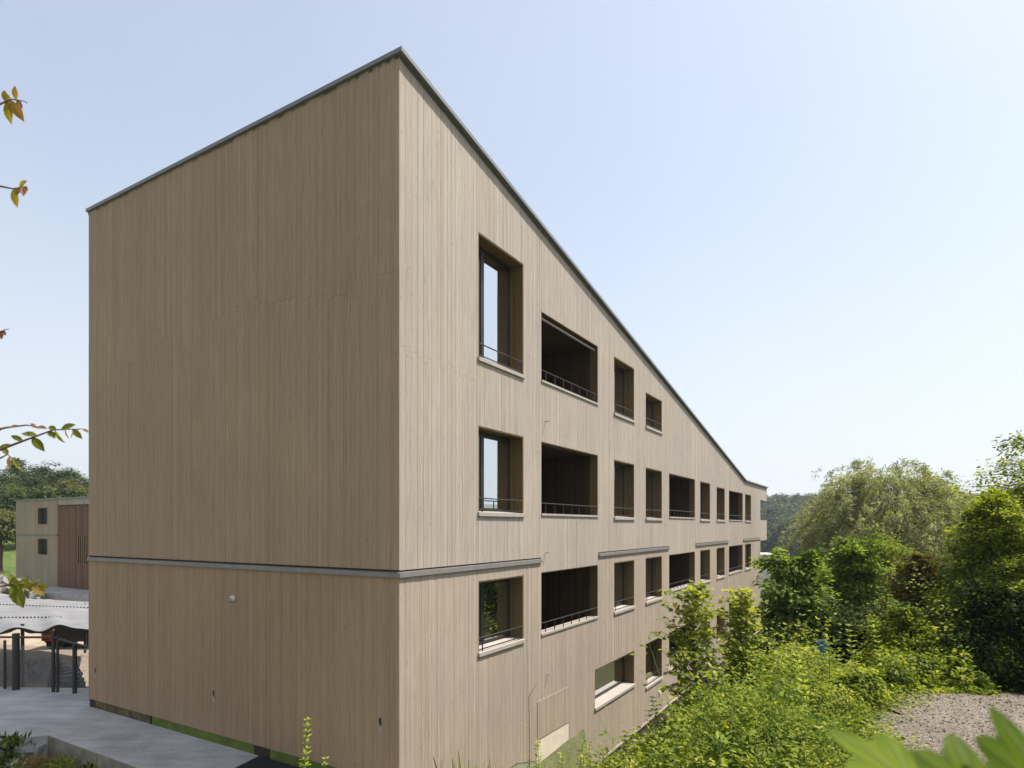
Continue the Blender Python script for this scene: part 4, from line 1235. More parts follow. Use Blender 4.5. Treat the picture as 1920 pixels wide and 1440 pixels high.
sapling(1448, 1235, 1340, 46, 10.6, 44, 'low bushy maple sapling below the large-leaved shrub', 2200, 0.085)

# undergrowth of brambles, nettles and grasses on the bank
g = np.random.default_rng(77)
def veg_h(a, b, x, y):
    hgt = 0.70 + 0.52 * vnoise(x * 2.6 + 3, y * 2.6) + 0.30 * vnoise(x * 0.9, y * 0.9 + 5)
    edge_ = 0.25 * ss(0.1, 0.5, b) + 0.75 * ss(0.5, 1.5, b)
    edgeg = 1 - ss(5.6, 6.9, b) * (1 - ss(2.6, 4.6, a - (b - 6.5) * 0.9))
    return np.clip(hgt, 0.15, 1.6) * edge_ * edgeg
n = 8000
aa = g.uniform(-5.5, 13.0, n); bb = g.uniform(0.3, 8.2, n)
xx = CORN[0] + aa * T[0] + bb * NO[0]; yy = CORN[1] + aa * T[1] + bb * NO[1]
vh = veg_h(aa, bb, xx, yy)
zz_ = H(xx, yy)
inview = (yy > 3.0) & (np.abs(xx / np.maximum(yy, 0.1)) < 0.9) & (vh > 0.07) & (zz_ + vh * 1.3 > -0.42 * yy) & ~((CX + F * xx / np.maximum(yy, 0.1) > 1545) & (yy > 10.6) & (CX + F * xx / np.maximum(yy, 0.1) < 1660))
xx, yy, vh, zz_ = xx[inview], yy[inview], vh[inview], zz_[inview]
ppx = CX + F * xx / yy; keep = ppx > 1075 + 60 * g.random(len(xx)); xx, yy, vh, zz_, ppx = xx[keep], yy[keep], vh[keep], zz_[keep], ppx[keep]
ns = len(xx)
sh = vh * np.where((g.random(ns) < 0.12) & (ppx > 1280), g.uniform(1.3, 1.9, ns), g.uniform(0.5, 1.2, ns))                             # height of each stem
per = 40
f = 1 - g.random((ns, per)) ** 1.5 * 0.95
lean = g.normal(size=(ns, 2)) * 0.22
an = g.uniform(0, 6.283, (ns, per)); rr = g.uniform(0.01, 0.16, (ns, per)) * (1.15 - 0.6 * f) * (0.5 + sh[:, None])
P = np.stack([xx[:, None] + lean[:, :1] * sh[:, None] * f ** 1.6 + np.cos(an) * rr, yy[:, None] + lean[:, 1:] * sh[:, None] * f ** 1.6 + np.sin(an) * rr, zz_[:, None] + sh[:, None] * f], 2)
D = np.stack([np.cos(an), np.sin(an), g.uniform(-0.7, 0.5, (ns, per))], 2)
Nn = np.array([0.15, -0.12, 0.9]) - 0.3 * np.stack([np.cos(an), np.sin(an), 0 * an], 2) + g.normal(size=D.shape) * 0.38
kind = np.repeat(vnoise(xx * 1.7 + 9, yy * 1.7) + 0.45 * g.normal(size=ns), per)
lsz = np.repeat(0.078 + 0.042 * np.clip(vnoise(xx * 1.1 + 2, yy * 1.1) + 0.6 * g.normal(size=ns), -0.9, 1.6), per) * (1.25 - 0.6 * f.ravel()) * g.uniform(0.7, 1.3, ns * per)
P, D, Nn = P.reshape(-1, 3), D.reshape(-1, 3), Nn.reshape(-1, 3)
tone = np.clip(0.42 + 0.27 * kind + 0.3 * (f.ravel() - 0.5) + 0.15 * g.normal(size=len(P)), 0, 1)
und = empty('undergrowth', (float(xx.mean()), float(yy.mean()), float(H(xx.mean(), yy.mean()))), 0, label='dense bright green undergrowth of weeds and brambles on the bank', cat='undergrowth', kind='stuff')
io = np.array(und.location)
sel = kind > 0.0
sv = np.stack([np.stack([xx - 0.004, yy, zz_], 1), np.stack([xx + 0.004, yy, zz_], 1), np.stack([xx + 0.003 + lean[:, 0] * sh * 0.33, yy + lean[:, 1] * sh * 0.33, zz_ + sh * 0.5], 1), np.stack([xx - 0.003 + lean[:, 0] * sh * 0.33, yy + lean[:, 1] * sh * 0.33, zz_ + sh * 0.5], 1),
               np.stack([xx + 0.001 + lean[:, 0] * sh, yy + lean[:, 1] * sh, zz_ + sh], 1), np.stack([xx - 0.001 + lean[:, 0] * sh, yy + lean[:, 1] * sh, zz_ + sh], 1)], 1).reshape(-1, 3) - io
sf_ = (np.array([(0, 1, 2, 3), (3, 2, 4, 5)])[None] + (np.arange(ns) * 6)[:, None, None]).reshape(-1, 4)
put('thin_stems', fast_mesh('thin_stems', sv, sf_, np.full(ns * 6, 0.5), 4), M['stem'], und, kind='stuff')
leaves('broad_leaves', P[sel] - io, Nn[sel], D[sel], lsz[sel], OVAL2, tone[sel], M['leaf_bright'], und, kind='stuff')
leaves('small_leaves', P[~sel] - io, Nn[~sel], D[~sel], lsz[~sel], OVAL2, tone[~sel], M['leaf_bright'], und, kind='stuff')
# creeping weeds along the rim of the gravel
n = 9000
aa = g.uniform(-3.5, 5.5, n); bb = 6.3 + np.clip(aa - 2.4, 0, 9) * 0.55 + g.normal(size=n) * 0.28 + 0.35 * vnoise(aa * 3, aa * 1.7)
xx = CORN[0] + aa * T[0] + bb * NO[0]; yy = CORN[1] + aa * T[1] + bb * NO[1]
D = g.normal(size=(n, 3)) * np.array([1, 1, 0.4])
leaves('creeping_leaves', np.stack([xx, yy, H(xx, yy) + 0.03 + g.random(n) ** 2 * 0.2 * np.clip(1.3 - np.abs(bb - 6.2), 0.15, 1)], 1) - io, np.array([0, 0, 1.0]) + g.normal(size=(n, 3)) * 0.4, D, g.uniform(0.03, 0.07, n), OVAL2, np.clip(0.55 + 0.25 * g.normal(size=n), 0, 1), M['leaf_bright'], und, kind='stuff')
# grasses and stalks through it
n = 1500
aa = g.uniform(-0.5, 9.0, n); bb = g.uniform(1.0, 7.0, n)
xx = CORN[0] + aa * T[0] + bb * NO[0]; yy = CORN[1] + aa * T[1] + bb * NO[1]
keep = (vnoise(xx * 0.8 + 4, yy * 0.8) > -0.1) & (yy > 8.0) & (CX + F * xx / np.maximum(yy, 1) < 1560) & (CX + F * xx / np.maximum(yy, 1) > 1090)
xx, yy = xx[keep], yy[keep]; k = len(xx)
D = np.array([0, 0, 1.0]) + g.normal(size=(k, 3)) * 0.28
leaves('grass_blades', np.stack([xx, yy, H(xx, yy)], 1) - io, np.cross(D, g.normal(size=(k, 3))), D, g.uniform(0.5, 1.0, k), BLADE, g.uniform(0.3, 1, k), M['leaf_bright'], und, kind='stuff')

# bramble bushes in it
BR = [(1215, 1385, 34, 10.6), (1262, 1345, 38, 10.9), (1180, 1418, 36, 9.8), (1300, 1330, 40, 9.6), (1345, 1372, 46, 9.0), (1252, 1405, 42, 9.2), (1420, 1330, 44, 9.4), (1480, 1300, 44, 10.0), (1500, 1350, 46, 8.8),
      (1580, 1318, 40, 9.6), (1690, 1262, 42, 10.9), (1668, 1320, 34, 9.9), (1420, 1395, 50, 8.2), (1560, 1375, 44, 8.2), (1330, 1420, 50, 8.2), (1470, 1420, 46, 7.8), (1610, 1360, 30, 8.9), (1715, 1290, 24, 10.2), (1150, 1435, 30, 10.0), (1385, 1290, 34, 10.4)]
for i, (px, py, hw, Y) in enumerate(BR):
    b_ = at_depth(px, py, Y); z0 = float(H(b_[0], b_[1]))
    gb = random.Random(900 + i)
    tree('bramble_bush', b_[0], b_[1], max(b_[2], z0 + 0.5), hw / F * Y, 'rounded yellow-green bramble bush rising from the undergrowth on the bank', 'bush', gb.choice(('leaf_bright', 'leaf_bright', 'leaf_horn')), 60, 55, 0.17, gb.choice((0.05, 0.065, 0.085)),
         tmpl=OVAL2, seed=300 + i, low=0.05, flat=gb.choice((0.4, 0.7)), up=0.6, shell=0.6, group='bramble bushes on the bank', trunk=0.012, nlimb=10, tone_shift=gb.uniform(-0.12, 0.15))
# upright weeds that stand out singly
def weed(x, y, ztop, seed, lab, mat_='leaf_bright', leaf=0.07, r=0.16, group=None, name='tall_weed', whorls=None, lean=0.05, tmpl=OVAL, start=0.35, hmin=0.5):
    z0 = float(H(x, y)); h = max(ztop - z0, hmin)
    g = np.random.default_rng(seed)
    o = empty(name, (x, y, z0), 0, label=lab, cat='weed', group=group)
    lx, ly = g.uniform(-lean, lean, 2) * h
    mb = MB(); mb.tube([(0, 0, -0.05), (lx * .3, ly * .3, h * 0.5), (lx, ly, h)], [0.009, 0.007, 0.003], 5)
    mb.build('stem', M['stem'], o)
    nw = whorls or int(h * (1 - start) / 0.075)
    P, D, Nn, S_ = [], [], [], []
    for i in range(nw):
        f = start + (1 - start) * (i + 0.5) / nw
        c = np.array([lx * f ** 1.5, ly * f ** 1.5, h * f])
        nn = 5 if i > nw - 3 else 4
        for q in range(nn):
            an = i * 1.2 + q * 6.283 / nn + g.uniform(-.3, .3)
            d = np.array([math.cos(an), math.sin(an), g.uniform(0.1, 0.6)])
            P.append(c + d * 0.01); D.append(d); Nn.append(np.array([-d[0] * 0.4, -d[1] * 0.4, 1.0])); S_.append(leaf * (1.25 - 0.7 * f) * g.uniform(0.8, 1.3) * (r / 0.16))
    leaves('foliage', np.array(P), np.array(Nn), np.array(D), np.array(S_), tmpl, g.uniform(0.3, 1.0, len(P)), M[mat_], o)
    return o
p = at_depth(566, 1344, 9.0); weed(p[0], p[1], p[2], 51, 'tall leafy weed standing in front of the dark mat', 'leaf_yellow', 0.12, start=0.45, whorls=14)
p = at_depth(607, 1418, 9.2); weed(p[0], p[1], p[2], 52, 'short leafy weed beside the tall one before the end wall', 'leaf_yellow', 0.10, start=0.45, whorls=9)
p = at_depth(1018, 1392, 9.6); weed(p[0], p[1], p[2], 53, 'bushy thistle-like weed in front of the slatted vent', 'leaf_bright', 0.11, start=0.5, whorls=16)
p = at_depth(1110, 1390, 10.2); weed(p[0], p[1], p[2], 54, 'leafy weed at the foot of the bank below the wide window', 'leaf_bright', 0.10, start=0.3)
p = at_depth(1497, 1205, 10.8)
for i, (px, py, Y) in enumerate(((1572, 1245, 11.0), (1485, 1262, 9.8), (1530, 1268, 10.2), (1650, 1255, 10.6), (1420, 1290, 9.6))):
    p = at_depth(px, py, Y); weed(p[0], p[1], p[2], 60 + i, 'upright nettle rising out of the undergrowth on the bank', 'leaf_bright', 0.13, group='nettles on the bank', name='nettle', start=0.25)
for i, (px, py, Y) in enumerate(((1172, 1372, 10.4), (1222, 1335, 10.6), (1248, 1300, 10.9), (1335, 1262, 10.3), (1352, 1305, 9.4), (1430, 1272, 10.0), (1455, 1330, 9.0), (1510, 1296, 9.4), (1555, 1322, 8.9), (1600, 1300, 9.8), (1400, 1352, 8.4), (1290, 1368, 9.0), (1660, 1290, 10.2), (1520, 1372, 7.9))):
    p = at_depth(px, py, Y); weed(p[0], p[1], p[2], 160 + i, 'tall leafy shoot standing above the undergrowth on the bank', ('leaf_bright', 'leaf_yellow', 'leaf_horn')[i % 3], 0.12, group='tall shoots on the bank', name='leafy_shoot', start=0.3, lean=0.2, hmin=1.05)
for i, (px, py, Y) in enumerate(((1052, 1405, 10.2), (1078, 1392, 10.6), (1090, 1418, 10.0), (1130, 1402, 10.5))):
    p = at_depth(px, py, Y); weed(p[0], p[1], p[2], 190 + i, 'slender weed before the pale green plinth board', 'leaf_bright', 0.12, group='weeds before the plinth', name='slender_weed', start=0.3, lean=0.1)
# grass tufts in front of the long facade
for i, (px, py, Y) in enumerate(((868, 1402, 9.2), (920, 1405, 9.4), (955, 1418, 9.3))):
    p = at_depth(px, py, Y); x, y = p[0], p[1]; z0 = float(H(x, y)); h = p[2] - z0
    o = empty('grass_tuft', (x, y, z0), 0, label='tall green grass tuft at the foot of the long facade', cat='grass tuft', group='grass tufts before the facade')
    k = 26; D = np.array([0, 0, 1.0]) + g.normal(size=(k, 3)) * 0.17
    leaves('blades', g.normal(size=(k, 3)) * np.array([0.06, 0.06, 0]), np.cross(D, g.normal(size=(k, 3))), D, h * g.uniform(0.6, 1.0, k), BLADE, g.uniform(0.2, 0.8, k), M['leaf_mid'], o)
# one thin dry stalk
p0 = at_depth(992, 1306, 9.8); z0 = float(H(p0[0], p0[1]))
mb = MB(); mb.tube([(0, 0, -0.05), (0.01, 0, (p0[2] - z0) * 0.6), (0.0, 0, p0[2] - z0), (0.13, 0.02, p0[2] - z0 + 0.22)], [0.012, 0.011, 0.009, 0.003], 5)
o = mb.build('dry_stalk', M['straw'], loc=(p0[0], p0[1], z0), label='single tall pale stalk in front of the slatted vent', cat='stalk')
for k in range(5):
    mb = MB(); hz = (p0[2] - z0) * (0.5 + 0.1 * k); mb.tube([(0, 0, hz), (0.07 * (-1) ** k, 0.02, hz + 0.07), (0.16 * (-1) ** k, 0.0, hz + 0.09)], [0.005, 0.004, 0.002], 4); mb.build('side_twig', M['straw'], o)

# weeds in the corner below the concrete path
def corner_weed(px, py, zl, lab, mat_, n, leaf, hgt, spread, name, tmpl, cat='weed', tone=(0, 1), group=None):
    q = on_level(px, py, zl); x, y = q[0], q[1]; z0 = float(H(x, y))
    o = empty(name, (x, y, z0), 0, label=lab, cat=cat, group=group)
    k = n
    D = np.stack([g.normal(size=k) * spread, g.normal(size=k) * spread, np.full(k, 1.0)], 1)
    base = g.normal(size=(k, 3)) * np.array([0.12, 0.12, 0]); base[:, 2] = g.random(k) ** 0.7 * hgt
    leaves('foliage', base, np.cross(D, g.normal(size=(k, 3))) + np.array([0, 0, 0.6]), D, leaf * g.uniform(0.6, 1.3, k), tmpl, g.uniform(*tone, k), M[mat_], o)
    mb = MB()
    for q in range(5): mb.tube([(random.uniform(-.05, .05), random.uniform(-.05, .05), -0.03), (random.uniform(-.12, .12), random.uniform(-.12, .12), hgt)], [0.006, 0.003], 4)
    mb.build('stems', M['stem'], o)
corner_weed(125, 1437, -4.7, 'bright yellow-green spurge at the edge of the concrete path', 'leaf_yellow', 120, 0.13, 0.30, 0.9, 'spurge', LANCE)
corner_weed(100, 1432, -4.7, 'smaller yellow-green spurge growing next to the bright one', 'leaf_yellow', 80, 0.11, 0.26, 0.9, 'spurge', LANCE)
corner_weed(15, 1425, -4.7, 'tall dark green weed beside the loose paving slab', 'leaf_mid', 160, 0.2, 0.55, 0.7, 'dock_weed', LANCE)
corner_weed(38, 1436, -4.7, 'grey-leaved low weed under the loose paving slab', 'leaf_willow', 140, 0.12, 0.25, 1.0, 'mugwort', OVAL2)
corner_weed(70, 1440, -4.7, 'dry brown weed clump between paving slab and spurge', 'leaf_cherry', 130, 0.13, 0.35, 0.7, 'dry_weed', LANCE, tone=(0.7, 1.0))
corner_weed(160, 1445, -4.7, 'low reddish weed against the concrete edge', 'leaf_red', 110, 0.09, 0.2, 1.0, 'low_weed', OVAL2)
for px in (-20, -60, -110, 190, 230):
    corner_weed(px, 1436, -4.7, 'mixed green weed along the edge of the concrete path', 'leaf_mid', 120, 0.13, 0.3, 0.9, 'path_weed', OVAL2, group='weeds along the path')

# blue panel half hidden in the bushes
p = at_depth(1540, 1213, 11.6); z0 = float(H(p[0], p[1]))
sg_ = empty('blue_panel', (p[0], p[1], z0), 0.2, label='small blue panel on a pale post half hidden in the bushes', cat='panel')
mb = MB(); mb.box(-0.11, 0.13, -0.02, 0.02, p[2] - z0 - 0.1, p[2] - z0 + 0.13); mb.build('board', M['blue'], sg_)
mb = MB(); mb.box(-0.03, 0.03, 0.021, 0.07, -0.1, p[2] - z0 + 0.05); mb.build('post', M['plaster'], sg_)

# pebbles lying loose on the gravel
n = 7000
aa = g.uniform(-3, 6, n); bb = g.uniform(6.3, 13, n)
xx = CORN[0] + aa * T[0] + bb * NO[0]; yy = CORN[1] + aa * T[1] + bb * NO[1]
keep = (yy > 3.5) & (xx / yy < 0.95)
xx, yy = xx[keep], yy[keep]; k = len(xx)
oc = np.array([(1, 0, 0), (-1, 0, 0), (0, 1, 0), (0, -1, 0), (0, 0, 1), (0, 0, -1)], float); of = np.array([(0, 2, 4), (2, 1, 4), (1, 3, 4), (3, 0, 4), (2, 0, 5), (1, 2, 5), (3, 1, 5), (0, 3, 5)])
sz = g.uniform(0.008, 0.024, k)
Vp = np.stack([xx, yy, H(xx, yy) + 0.035], 1)[:, None, :] + (oc[None] * g.uniform(0.5, 1.2, (k, 6, 1))) * sz[:, None, None] * np.array([1, 1, 0.6])
me = fast_mesh('pebbles', Vp.reshape(-1, 3), (of[None] + (np.arange(k) * 6)[:, None, None]).reshape(-1, 3), np.full(k * 6, 0.5), 3)
put('pebbles', me, M['gravel'], label='loose grey-brown pebbles scattered over the gravel path', kind='stuff')

# ------------------------------------------------------------------ trees on the hill beyond the timber house
HT = [(8, 880, 34, 96, 'b'), (33, 858, 15, 108, 'c'), (58, 866, 30, 104, 'b'), (80, 868, 13, 112, 'c'), (92, 872, 26, 106, 'b'), (118, 880, 24, 104, 'b'), (136, 876, 24, 98, 'b'), (162, 892, 15, 104, 'c'),
      (5, 905, 34, 84, 'y'), (35, 905, 26, 90, 'b'), (66, 898, 28, 88, 'b'), (100, 905, 26, 88, 'o'), (128, 900, 26, 86, 'o'), (152, 904, 22, 84, 'o'), (-35, 870, 40, 96, 'b'), (178, 895, 30, 98, 'b'), (210, 905, 30, 96, 'b'), (92, 912, 18, 78, 'y'), (60, 915, 20, 78, 'b'),
      (145, 918, 20, 78, 'y'), (30, 922, 22, 76, 'y')]
labs = {'b': 'dark broadleaf tree in the wood on the hill behind the timber house', 'c': 'pointed dark conifer rising above the wood behind the timber house',
        'y': 'lighter green tree at the foot of the wooded hill', 'o': 'olive-brown tree in the wood directly above the timber house'}
mats = {'b': 'leaf_hill', 'c': 'leaf_dark', 'y': 'leaf_hill', 'o': 'leaf_olive'}
for i, (px, ptop, hw, Y, k_) in enumerate(HT):
    b = at_depth(px, ptop, Y); r = hw / F * Y
    if k_ == 'c':
        tree('conifer_tree', b[0], b[1], b[2], r * 0.9, labs[k_], 'tree', 'leaf_dark', 110, 50, 0.55, 0.36, seed=100 + i, low=0.15, flat=0.5, shell=0.5, group='conifers on the hill', nlimb=4, tone_shift=-0.1)
    else:
        tree('hill_tree', b[0], b[1], b[2], r, labs[k_], 'tree', mats[k_], 130, 60, 0.75, 0.36, seed=100 + i, low=0.12, flat=0.6, shell=0.7, nlimb=5,
             group={'b': 'broadleaf trees on the hill', 'y': 'light trees below the hill', 'o': 'olive trees above the house'}[k_], tone_shift=0.22 if k_ == 'y' else 0.0)
b = at_depth(2, 948, 60); tree('orchard_tree', b[0], b[1], b[2], 2.0, 'small orchard tree with bare trunk standing on the grass beside the timber house', 'tree', 'leaf_olive', 80, 90, 0.85, 0.28, seed=131, low=0.38, trunk=0.16)

# far wood on the other side of the valley, and the ridge behind it: too many and too far to count
def far_wood(name, n, az0, az1, r0, r1, hmin, hmax, lab, seed, per, card):
    g = np.random.default_rng(seed)
    az = g.uniform(az0, az1, n); r = np.sqrt(g.uniform(r0 ** 2, r1 ** 2, n))
    y = r / np.sqrt(1 + az ** 2); x = az * y
    z = H(x, y); h = g.uniform(hmin, hmax, n); con = g.random(n) < 0.3
    rad = np.where(con, h * 0.17, h * 0.33)
    d = nrm(g.normal(size=(n * per, 3))).reshape(n, per, 3)
    sc = np.stack([rad, rad, h * 0.42], 1)
    off = d * g.uniform(0.75, 1.1, (n, per, 1))
    tap = np.where(con[:, None], np.clip(0.62 - off[..., 2] * 0.55, 0.05, 1.2), 1.0)
    off[..., 0] *= tap; off[..., 1] *= tap
    P = np.stack([x, y, z + h * 0.55], 1)[:, None, :] + off * sc[:, None, :]
    Nn = d + np.array([0, 0, 0.5]) + g.normal(size=d.shape) * 0.3
    D = g.normal(size=d.shape)
    tone = np.clip(np.where(con, 0.15, 0.5)[:, None] + 0.15 * g.normal(size=(n, 1)) + 0.12 * g.normal(size=(n, per)), 0, 1)
    leaves(name, P.reshape(-1, 3), Nn.reshape(-1, 3), D.reshape(-1, 3), np.repeat(card * h / 14, per) * g.uniform(0.7, 1.3, n * per), OVAL2, tone.ravel(), M['leaf_hill'], label=lab, kind='stuff')
far_wood('far_woods', 1300, 0.35, 0.9, 215, 520, 9, 17, 'mixed forest covering the hillside across the valley', 5, 260, 1.7)
far_wood('ridge_woods', 1500, 0.55, 1.1, 1250, 1950, 14, 24, 'hazy blue forest on the distant ridge', 6, 40, 7.0)

# ------------------------------------------------------------------ cherry tree whose twigs reach in from outside the frame
YT = 3.3
ct = empty('cherry_tree', (-3.75, YT, float(H(-3.75, YT))), 0, label='young cherry tree reaching thin leafy twigs into view', cat='tree')
cz0 = ct.location.z
mb = MB(); mb.smooth = True
trunk_pts = [(0, 0, -0.1), (0.05, 0.02, 2.0), (-0.03, 0.0, 4.0), (0.02, 0.03, 6.0), (0.0, 0.0, 8.0)]
mb.tube(trunk_pts, [0.07, 0.06, 0.045, 0.03, 0.008], 8); mb.build('trunk', M['bark'], ct)
CL = []
for tone in (0.15, 0.35, 0.55, 0.8, 1.0):
    tv, tf = OVAL
    xs_ = [(0, 0, 0), (0.13, 0.12, 0.03), (0.23, 0.35, 0.06), (0.22, 0.6, 0.05), (0.12, 0.82, 0.0), (0, 1, -0.08), (-0.12, 0.82, 0.0), (-0.22, 0.6, 0.05), (-0.23, 0.35, 0.06), (-0.13, 0.12, 0.03), (0, 0.35, 0), (0, 0.6, -0.01), (0, 0.82, -0.03)]
    m_ = MB(); m_.tone = tone
    m_.add(xs_, [(0, 1, 2, 10), (10, 2, 3, 11), (11, 3, 4, 12), (12, 4, 5), (0, 10, 8, 9), (10, 11, 7, 8), (11, 12, 6, 7), (12, 5, 6)])
    me = m_.mesh('leaf'); me.materials.append(M['leaf_cherry']); CL.append(me)
gl = random.Random(5)
def leaf_obj(parent, pos, direction, up, size, me, name='leaf'):
    d = Vector(direction).normalized(); u = Vector(up); u = (u - d * u.dot(d)).normalized(); s_ = d.cross(u)
    o = put(name, me, None, parent)
    o.matrix_local = Matrix((( s_.x * size, d.x * size, u.x * size, pos[0]), (s_.y * size, d.y * size, u.y * size, pos[1]), (s_.z * size, d.z * size, u.z * size, pos[2]), (0, 0, 0, 1)))
    return o
def twig(pix, lv, Y=YT):
    """pix: points of the twig on the photo from the trunk side to the tip; lv: (position 0..1, image angle in degrees, length px, tone id)"""
    base = np.array([-3.75, YT, cz0])
    pts = [at_depth(px, py, Y + 0.05 * math.sin(px * 0.05)) - base for px, py in pix]
    st = np.array([0.0, 0.0, pts[0][2] - 0.35]); 
    mb = MB(); mb.smooth = True
    full = [st, st * 0.45 + pts[0] * 0.55 + np.array([0, 0, 0.03])] + pts
    n = len(full)
    mb.tube(full, [0.011 * (1 - 0.82 * i / (n - 1)) for i in range(n)], 6)
    br = mb.build('branch', M['twig'], ct)
    for q in range(7):                                          # leaves nearer the trunk
        t = 0.2 + 0.75 * q / 7; p = (st * (1 - t) + pts[0] * t) + np.array([0, 0, 0.02 * math.sin(3 * t)])
        leaf_obj(br, p, (gl.uniform(-0.6, 1), gl.uniform(-0.8, 0.8), gl.uniform(-0.9, 0.4)), (gl.uniform(-.5, .5), -0.5, 0.8), gl.uniform(0.055, 0.09), CL[gl.choice((0, 1, 1, 2))])
    for t, ang, ln, ti in lv:
        q = t * (len(pts) - 1); i0 = min(len(pts) - 2, int(q)); p = pts[i0] * (1 - (q - i0)) + pts[i0 + 1] * (q - i0)
        a = math.radians(ang); d = (math.cos(a), gl.uniform(-0.5, 0.3), math.sin(a))
        u = (gl.uniform(-0.5, 0.5), -0.8 + gl.uniform(-0.3, 0.6), gl.uniform(0.1, 0.9))
        leaf_obj(br, p, d, u, ln / F * Y * 0.98, CL[ti])
twig([(-30, 855), (40, 828), (100, 806), (155, 804)], [(0.1, 200, 26, 1), (0.25, -160, 24, 1), (0.45, -50, 34, 0), (0.5, 170, 30, 1), (0.62, -35, 26, 0), (0.68, -60, 30, 1), (0.75, 20, 30, 1), (0.8, -80, 20, 3), (0.88, -50, 24, 1), (0.93, -130, 22, 3), (0.97, -150, 20, 4), (1.0, -30, 16, 4), (0.7, 160, 22, 1), (0.35, 150, 22, 0)])
twig([(-40, 815), (10, 802), (50, 797), (70, 800)], [(0.3, 200, 20, 1), (0.55, 190, 18, 4), (0.8, -20, 16, 4), (1.0, -10, 18, 4), (0.95, 150, 12, 4)])
twig([(-40, 880), (-5, 862), (14, 852), (26, 862)], [(0.7, 130, 22, 1), (0.85, -60, 34, 1), (0.8, -110, 26, 4), (1.0, -20, 14, 1)])
twig([(-40, 212), (0, 195), (22, 186), (46, 190)], [(0.55, 110, 22, 2), (0.55, -95, 40, 2), (0.6, -60, 40, 3), (0.78, 80, 24, 3), (0.8, -60, 18, 4), (0.95, -30, 14, 4), (0.9, -70, 16, 4), (0.5, 100, 24, 2)])
twig([(-40, 352), (0, 349), (25, 354), (45, 350)], [(0.7, -95, 34, 2), (0.85, 20, 26, 2), (0.98, -70, 26, 4), (1.0, -40, 18, 4), (0.9, -100, 22, 3)])
twig([(-40, 640), (-8, 625), (4, 620)], [(0.9, 20, 16, 4), (1.0, -40, 18, 4), (1.0, 10, 14, 3), (0.95, -80, 18, 4)])
twig([(-60, 1110), (-5, 1100), (35, 1095), (70, 1098)], [(0.5, 40, 26, 1), (0.55, -70, 50, 0), (0.6, 100, 26, 1), (0.65, 20, 28, 1), (0.7, 150, 26, 1), (0.75, 60, 24, 1), (0.8, -20, 30, 2), (0.85, 30, 24, 1), (0.9, -45, 30, 2), (0.95, -30, 28, 3), (1.0, -10, 22, 1), (0.62, -20, 26, 1), (0.88, 140, 22, 1)])

gc = np.random.default_rng(88)                                  # the rest of the crown, on the trunk's far side from the building
P, Dd, Tn = [], [], []
mb = MB(); mb.smooth = True
for i in range(34):
    an = gc.uniform(math.radians(110), math.radians(290)); zs = 1.6 + 6.2 * (i + 0.5) / 34; L = gc.uniform(0.6, 1.5) * (1.1 - 0.6 * (i / 34))
    hd = np.array([math.cos(an), math.sin(an), gc.uniform(0.3, 0.8)]); e = np.array([0, 0, zs]) + hd * L
    mb.tube([(0, 0, zs), tuple(np.array([0, 0, zs]) + hd * L * 0.5 + np.array([0, 0, 0.05])), tuple(e)], [0.013, 0.008, 0.003], 5)
    k = int(26 * L) + 8; t = gc.uniform(0.2, 1.05, k)
    P.append(np.array([0, 0, zs]) + t[:, None] * hd * L + gc.normal(size=(k, 3)) * 0.05); Dd.append(hd + gc.normal(size=(k, 3)) * 0.8 + np.array([0, 0, -0.6])); Tn.append(np.clip(0.3 + 0.22 * gc.normal(size=k), 0, 1))
mb.build('branches', M['twig'], ct)
P = np.concatenate(P)
leaves('crown', P, np.array([0, 0, 1.0]) + gc.normal(size=P.shape) * 0.6, np.concatenate(Dd), gc.uniform(0.06, 0.1, len(P)), OVAL, np.concatenate(Tn), M['leaf_cherry'], ct)

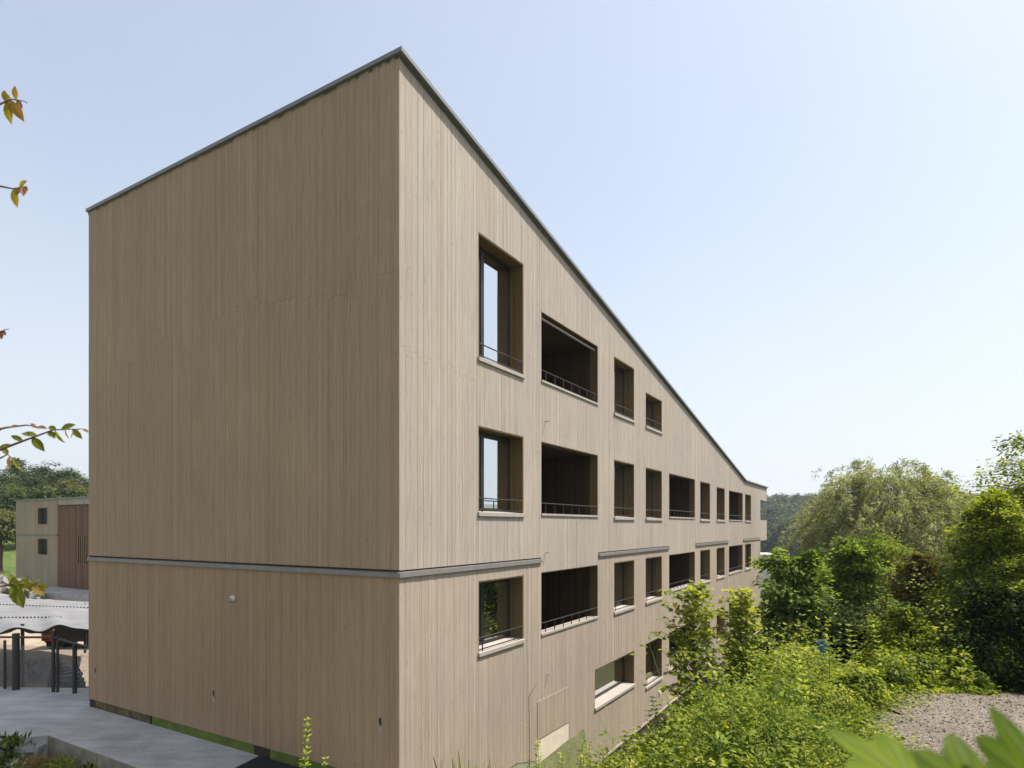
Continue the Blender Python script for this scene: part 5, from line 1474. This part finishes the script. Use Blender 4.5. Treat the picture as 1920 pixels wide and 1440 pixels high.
# ------------------------------------------------------------------ big maple leaves close to the lens
def big_leaf(parent, pts3, tone):
    """outline points around a centre, given in place"""
    pass
YN = 0.75
mp = empty('maple_seedling', (0.52, 0.62, float(H(0.52, 0.62))), 0, label='large blurred bright green maple leaves close to the gravel', cat='plant')
mz = mp.location.z
mb = MB(); mb.smooth = True
pt = at_depth(1790, 1560, YN) - np.array(mp.location)
mb.tube([(0, 0, -0.05), (0.02, 0.02, pt[2] * 0.5), tuple(pt)], [0.014, 0.011, 0.006], 8); mb.build('stem', M['stem'], mp)
def maple_leaf(cx, cy, Y, size, rot, tiltx, tilty, tone):
    """a lobed leaf with veins; size in metres"""
    tvs = [(0, 0)]
    out = []
    lob = [(-150, .55), (-128, .36), (-104, .74), (-96, .70), (-84, .62), (-72, .70), (-60, .82), (-52, .90), (-46, .84), (-36, .76), (-26, .64), (-16, .78), (-8, .92), (0, 1.02), (8, .92), (16, .78), (26, .64), (36, .76), (46, .84), (52, .90), (60, .82), (72, .70), (84, .62), (96, .70), (104, .74), (128, .36), (150, .55), (180, .12)]
    for a_, r_ in lob:
        a = math.radians(a_)
        out.append((math.sin(a) * r_, math.cos(a) * r_))
    n_ = len(out)
    inner = [(x * 0.5, y * 0.5) for x, y in out]
    vv = [(0, 0, 0)] + [(x, y, 0.06 * abs(x) * 0.7) for x, y in inner] + [(x, y, 0.10 * abs(x) - 0.16 * (x * x + y * y) * 0.7) for x, y in out]
    ff = [(0, 1 + k, 1 + (k + 1) % n_) for k in range(n_)] + [(1 + k, 1 + n_ + k, 1 + n_ + (k + 1) % n_, 1 + (k + 1) % n_) for k in range(n_)]
    m_ = MB(); m_.tone = tone; m_.smooth = True; m_.add([(x * size, y * size, z * size) for x, y, z in vv], ff)
    m_.t = [min(1, tone + 0.3)] + [max(0, min(1, tone + 0.12 + 0.25 * math.sin(3.1 * k))) for k in range(n_)] + [max(0, tone - 0.15 + 0.2 * math.sin(1.7 * k)) for k in range(n_)]
    o = m_.build('leaf', M['leaf_big'], mp)
    for a_, r_ in ((-104, .70), (-52, .90), (0, 1.0), (52, .90), (104, .70)):
        a = math.radians(a_); q = MB()
        q.tube([(x * size, y * size, z * size) for x, y, z in ((0, 0, 0.004), (math.sin(a) * r_ * .5, math.cos(a) * r_ * .5, 0.03 * abs(math.sin(a)) * r_ * .7 + 0.006), (math.sin(a) * r_ * .93, math.cos(a) * r_ * .93, 0.09 * abs(math.sin(a)) * r_ - 0.10 * r_ * r_ + 0.008))], [0.0013, 0.001, 0.0004], 5)
        q.build('vein', M['stem'], o)
    p = at_depth(cx, cy, Y) - np.array(mp.location)
    o.location = tuple(p)
    o.rotation_euler = (math.radians(tiltx), math.radians(tilty), math.radians(rot))
    q = MB(); q.tube([tuple(pt), tuple((pt + p) / 2 + np.array([0, 0, 0.01])), tuple(p)], 0.003, 5); q.build('petiole', M['stem'], mp)
maple_leaf(1708, 1472, 0.62, 0.084, 42, 32, -6, 0.85)
maple_leaf(1832, 1500, 0.58, 0.070, -6, 46, 10, 0.65)
maple_leaf(1948, 1478, 0.56, 0.076, 18, 58, 8, 0.5)

# ------------------------------------------------------------------ air
hz = MB(); hz.box(-2700, 2700, -2700, 2720, float(gz.min()) - 1.5, 130)
m, nt, out = nt_new('haze air')
pv = nt.nodes.new('ShaderNodeVolumePrincipled')
pv.inputs['Color'].default_value = (0.86, 0.92, 1.0, 1)
pv.inputs['Density'].default_value = 0.00032
pv.inputs['Anisotropy'].default_value = 0.2
nt.links.new(pv.outputs[0], out.inputs['Volume'])
hz.build('haze', m, kind='stuff')
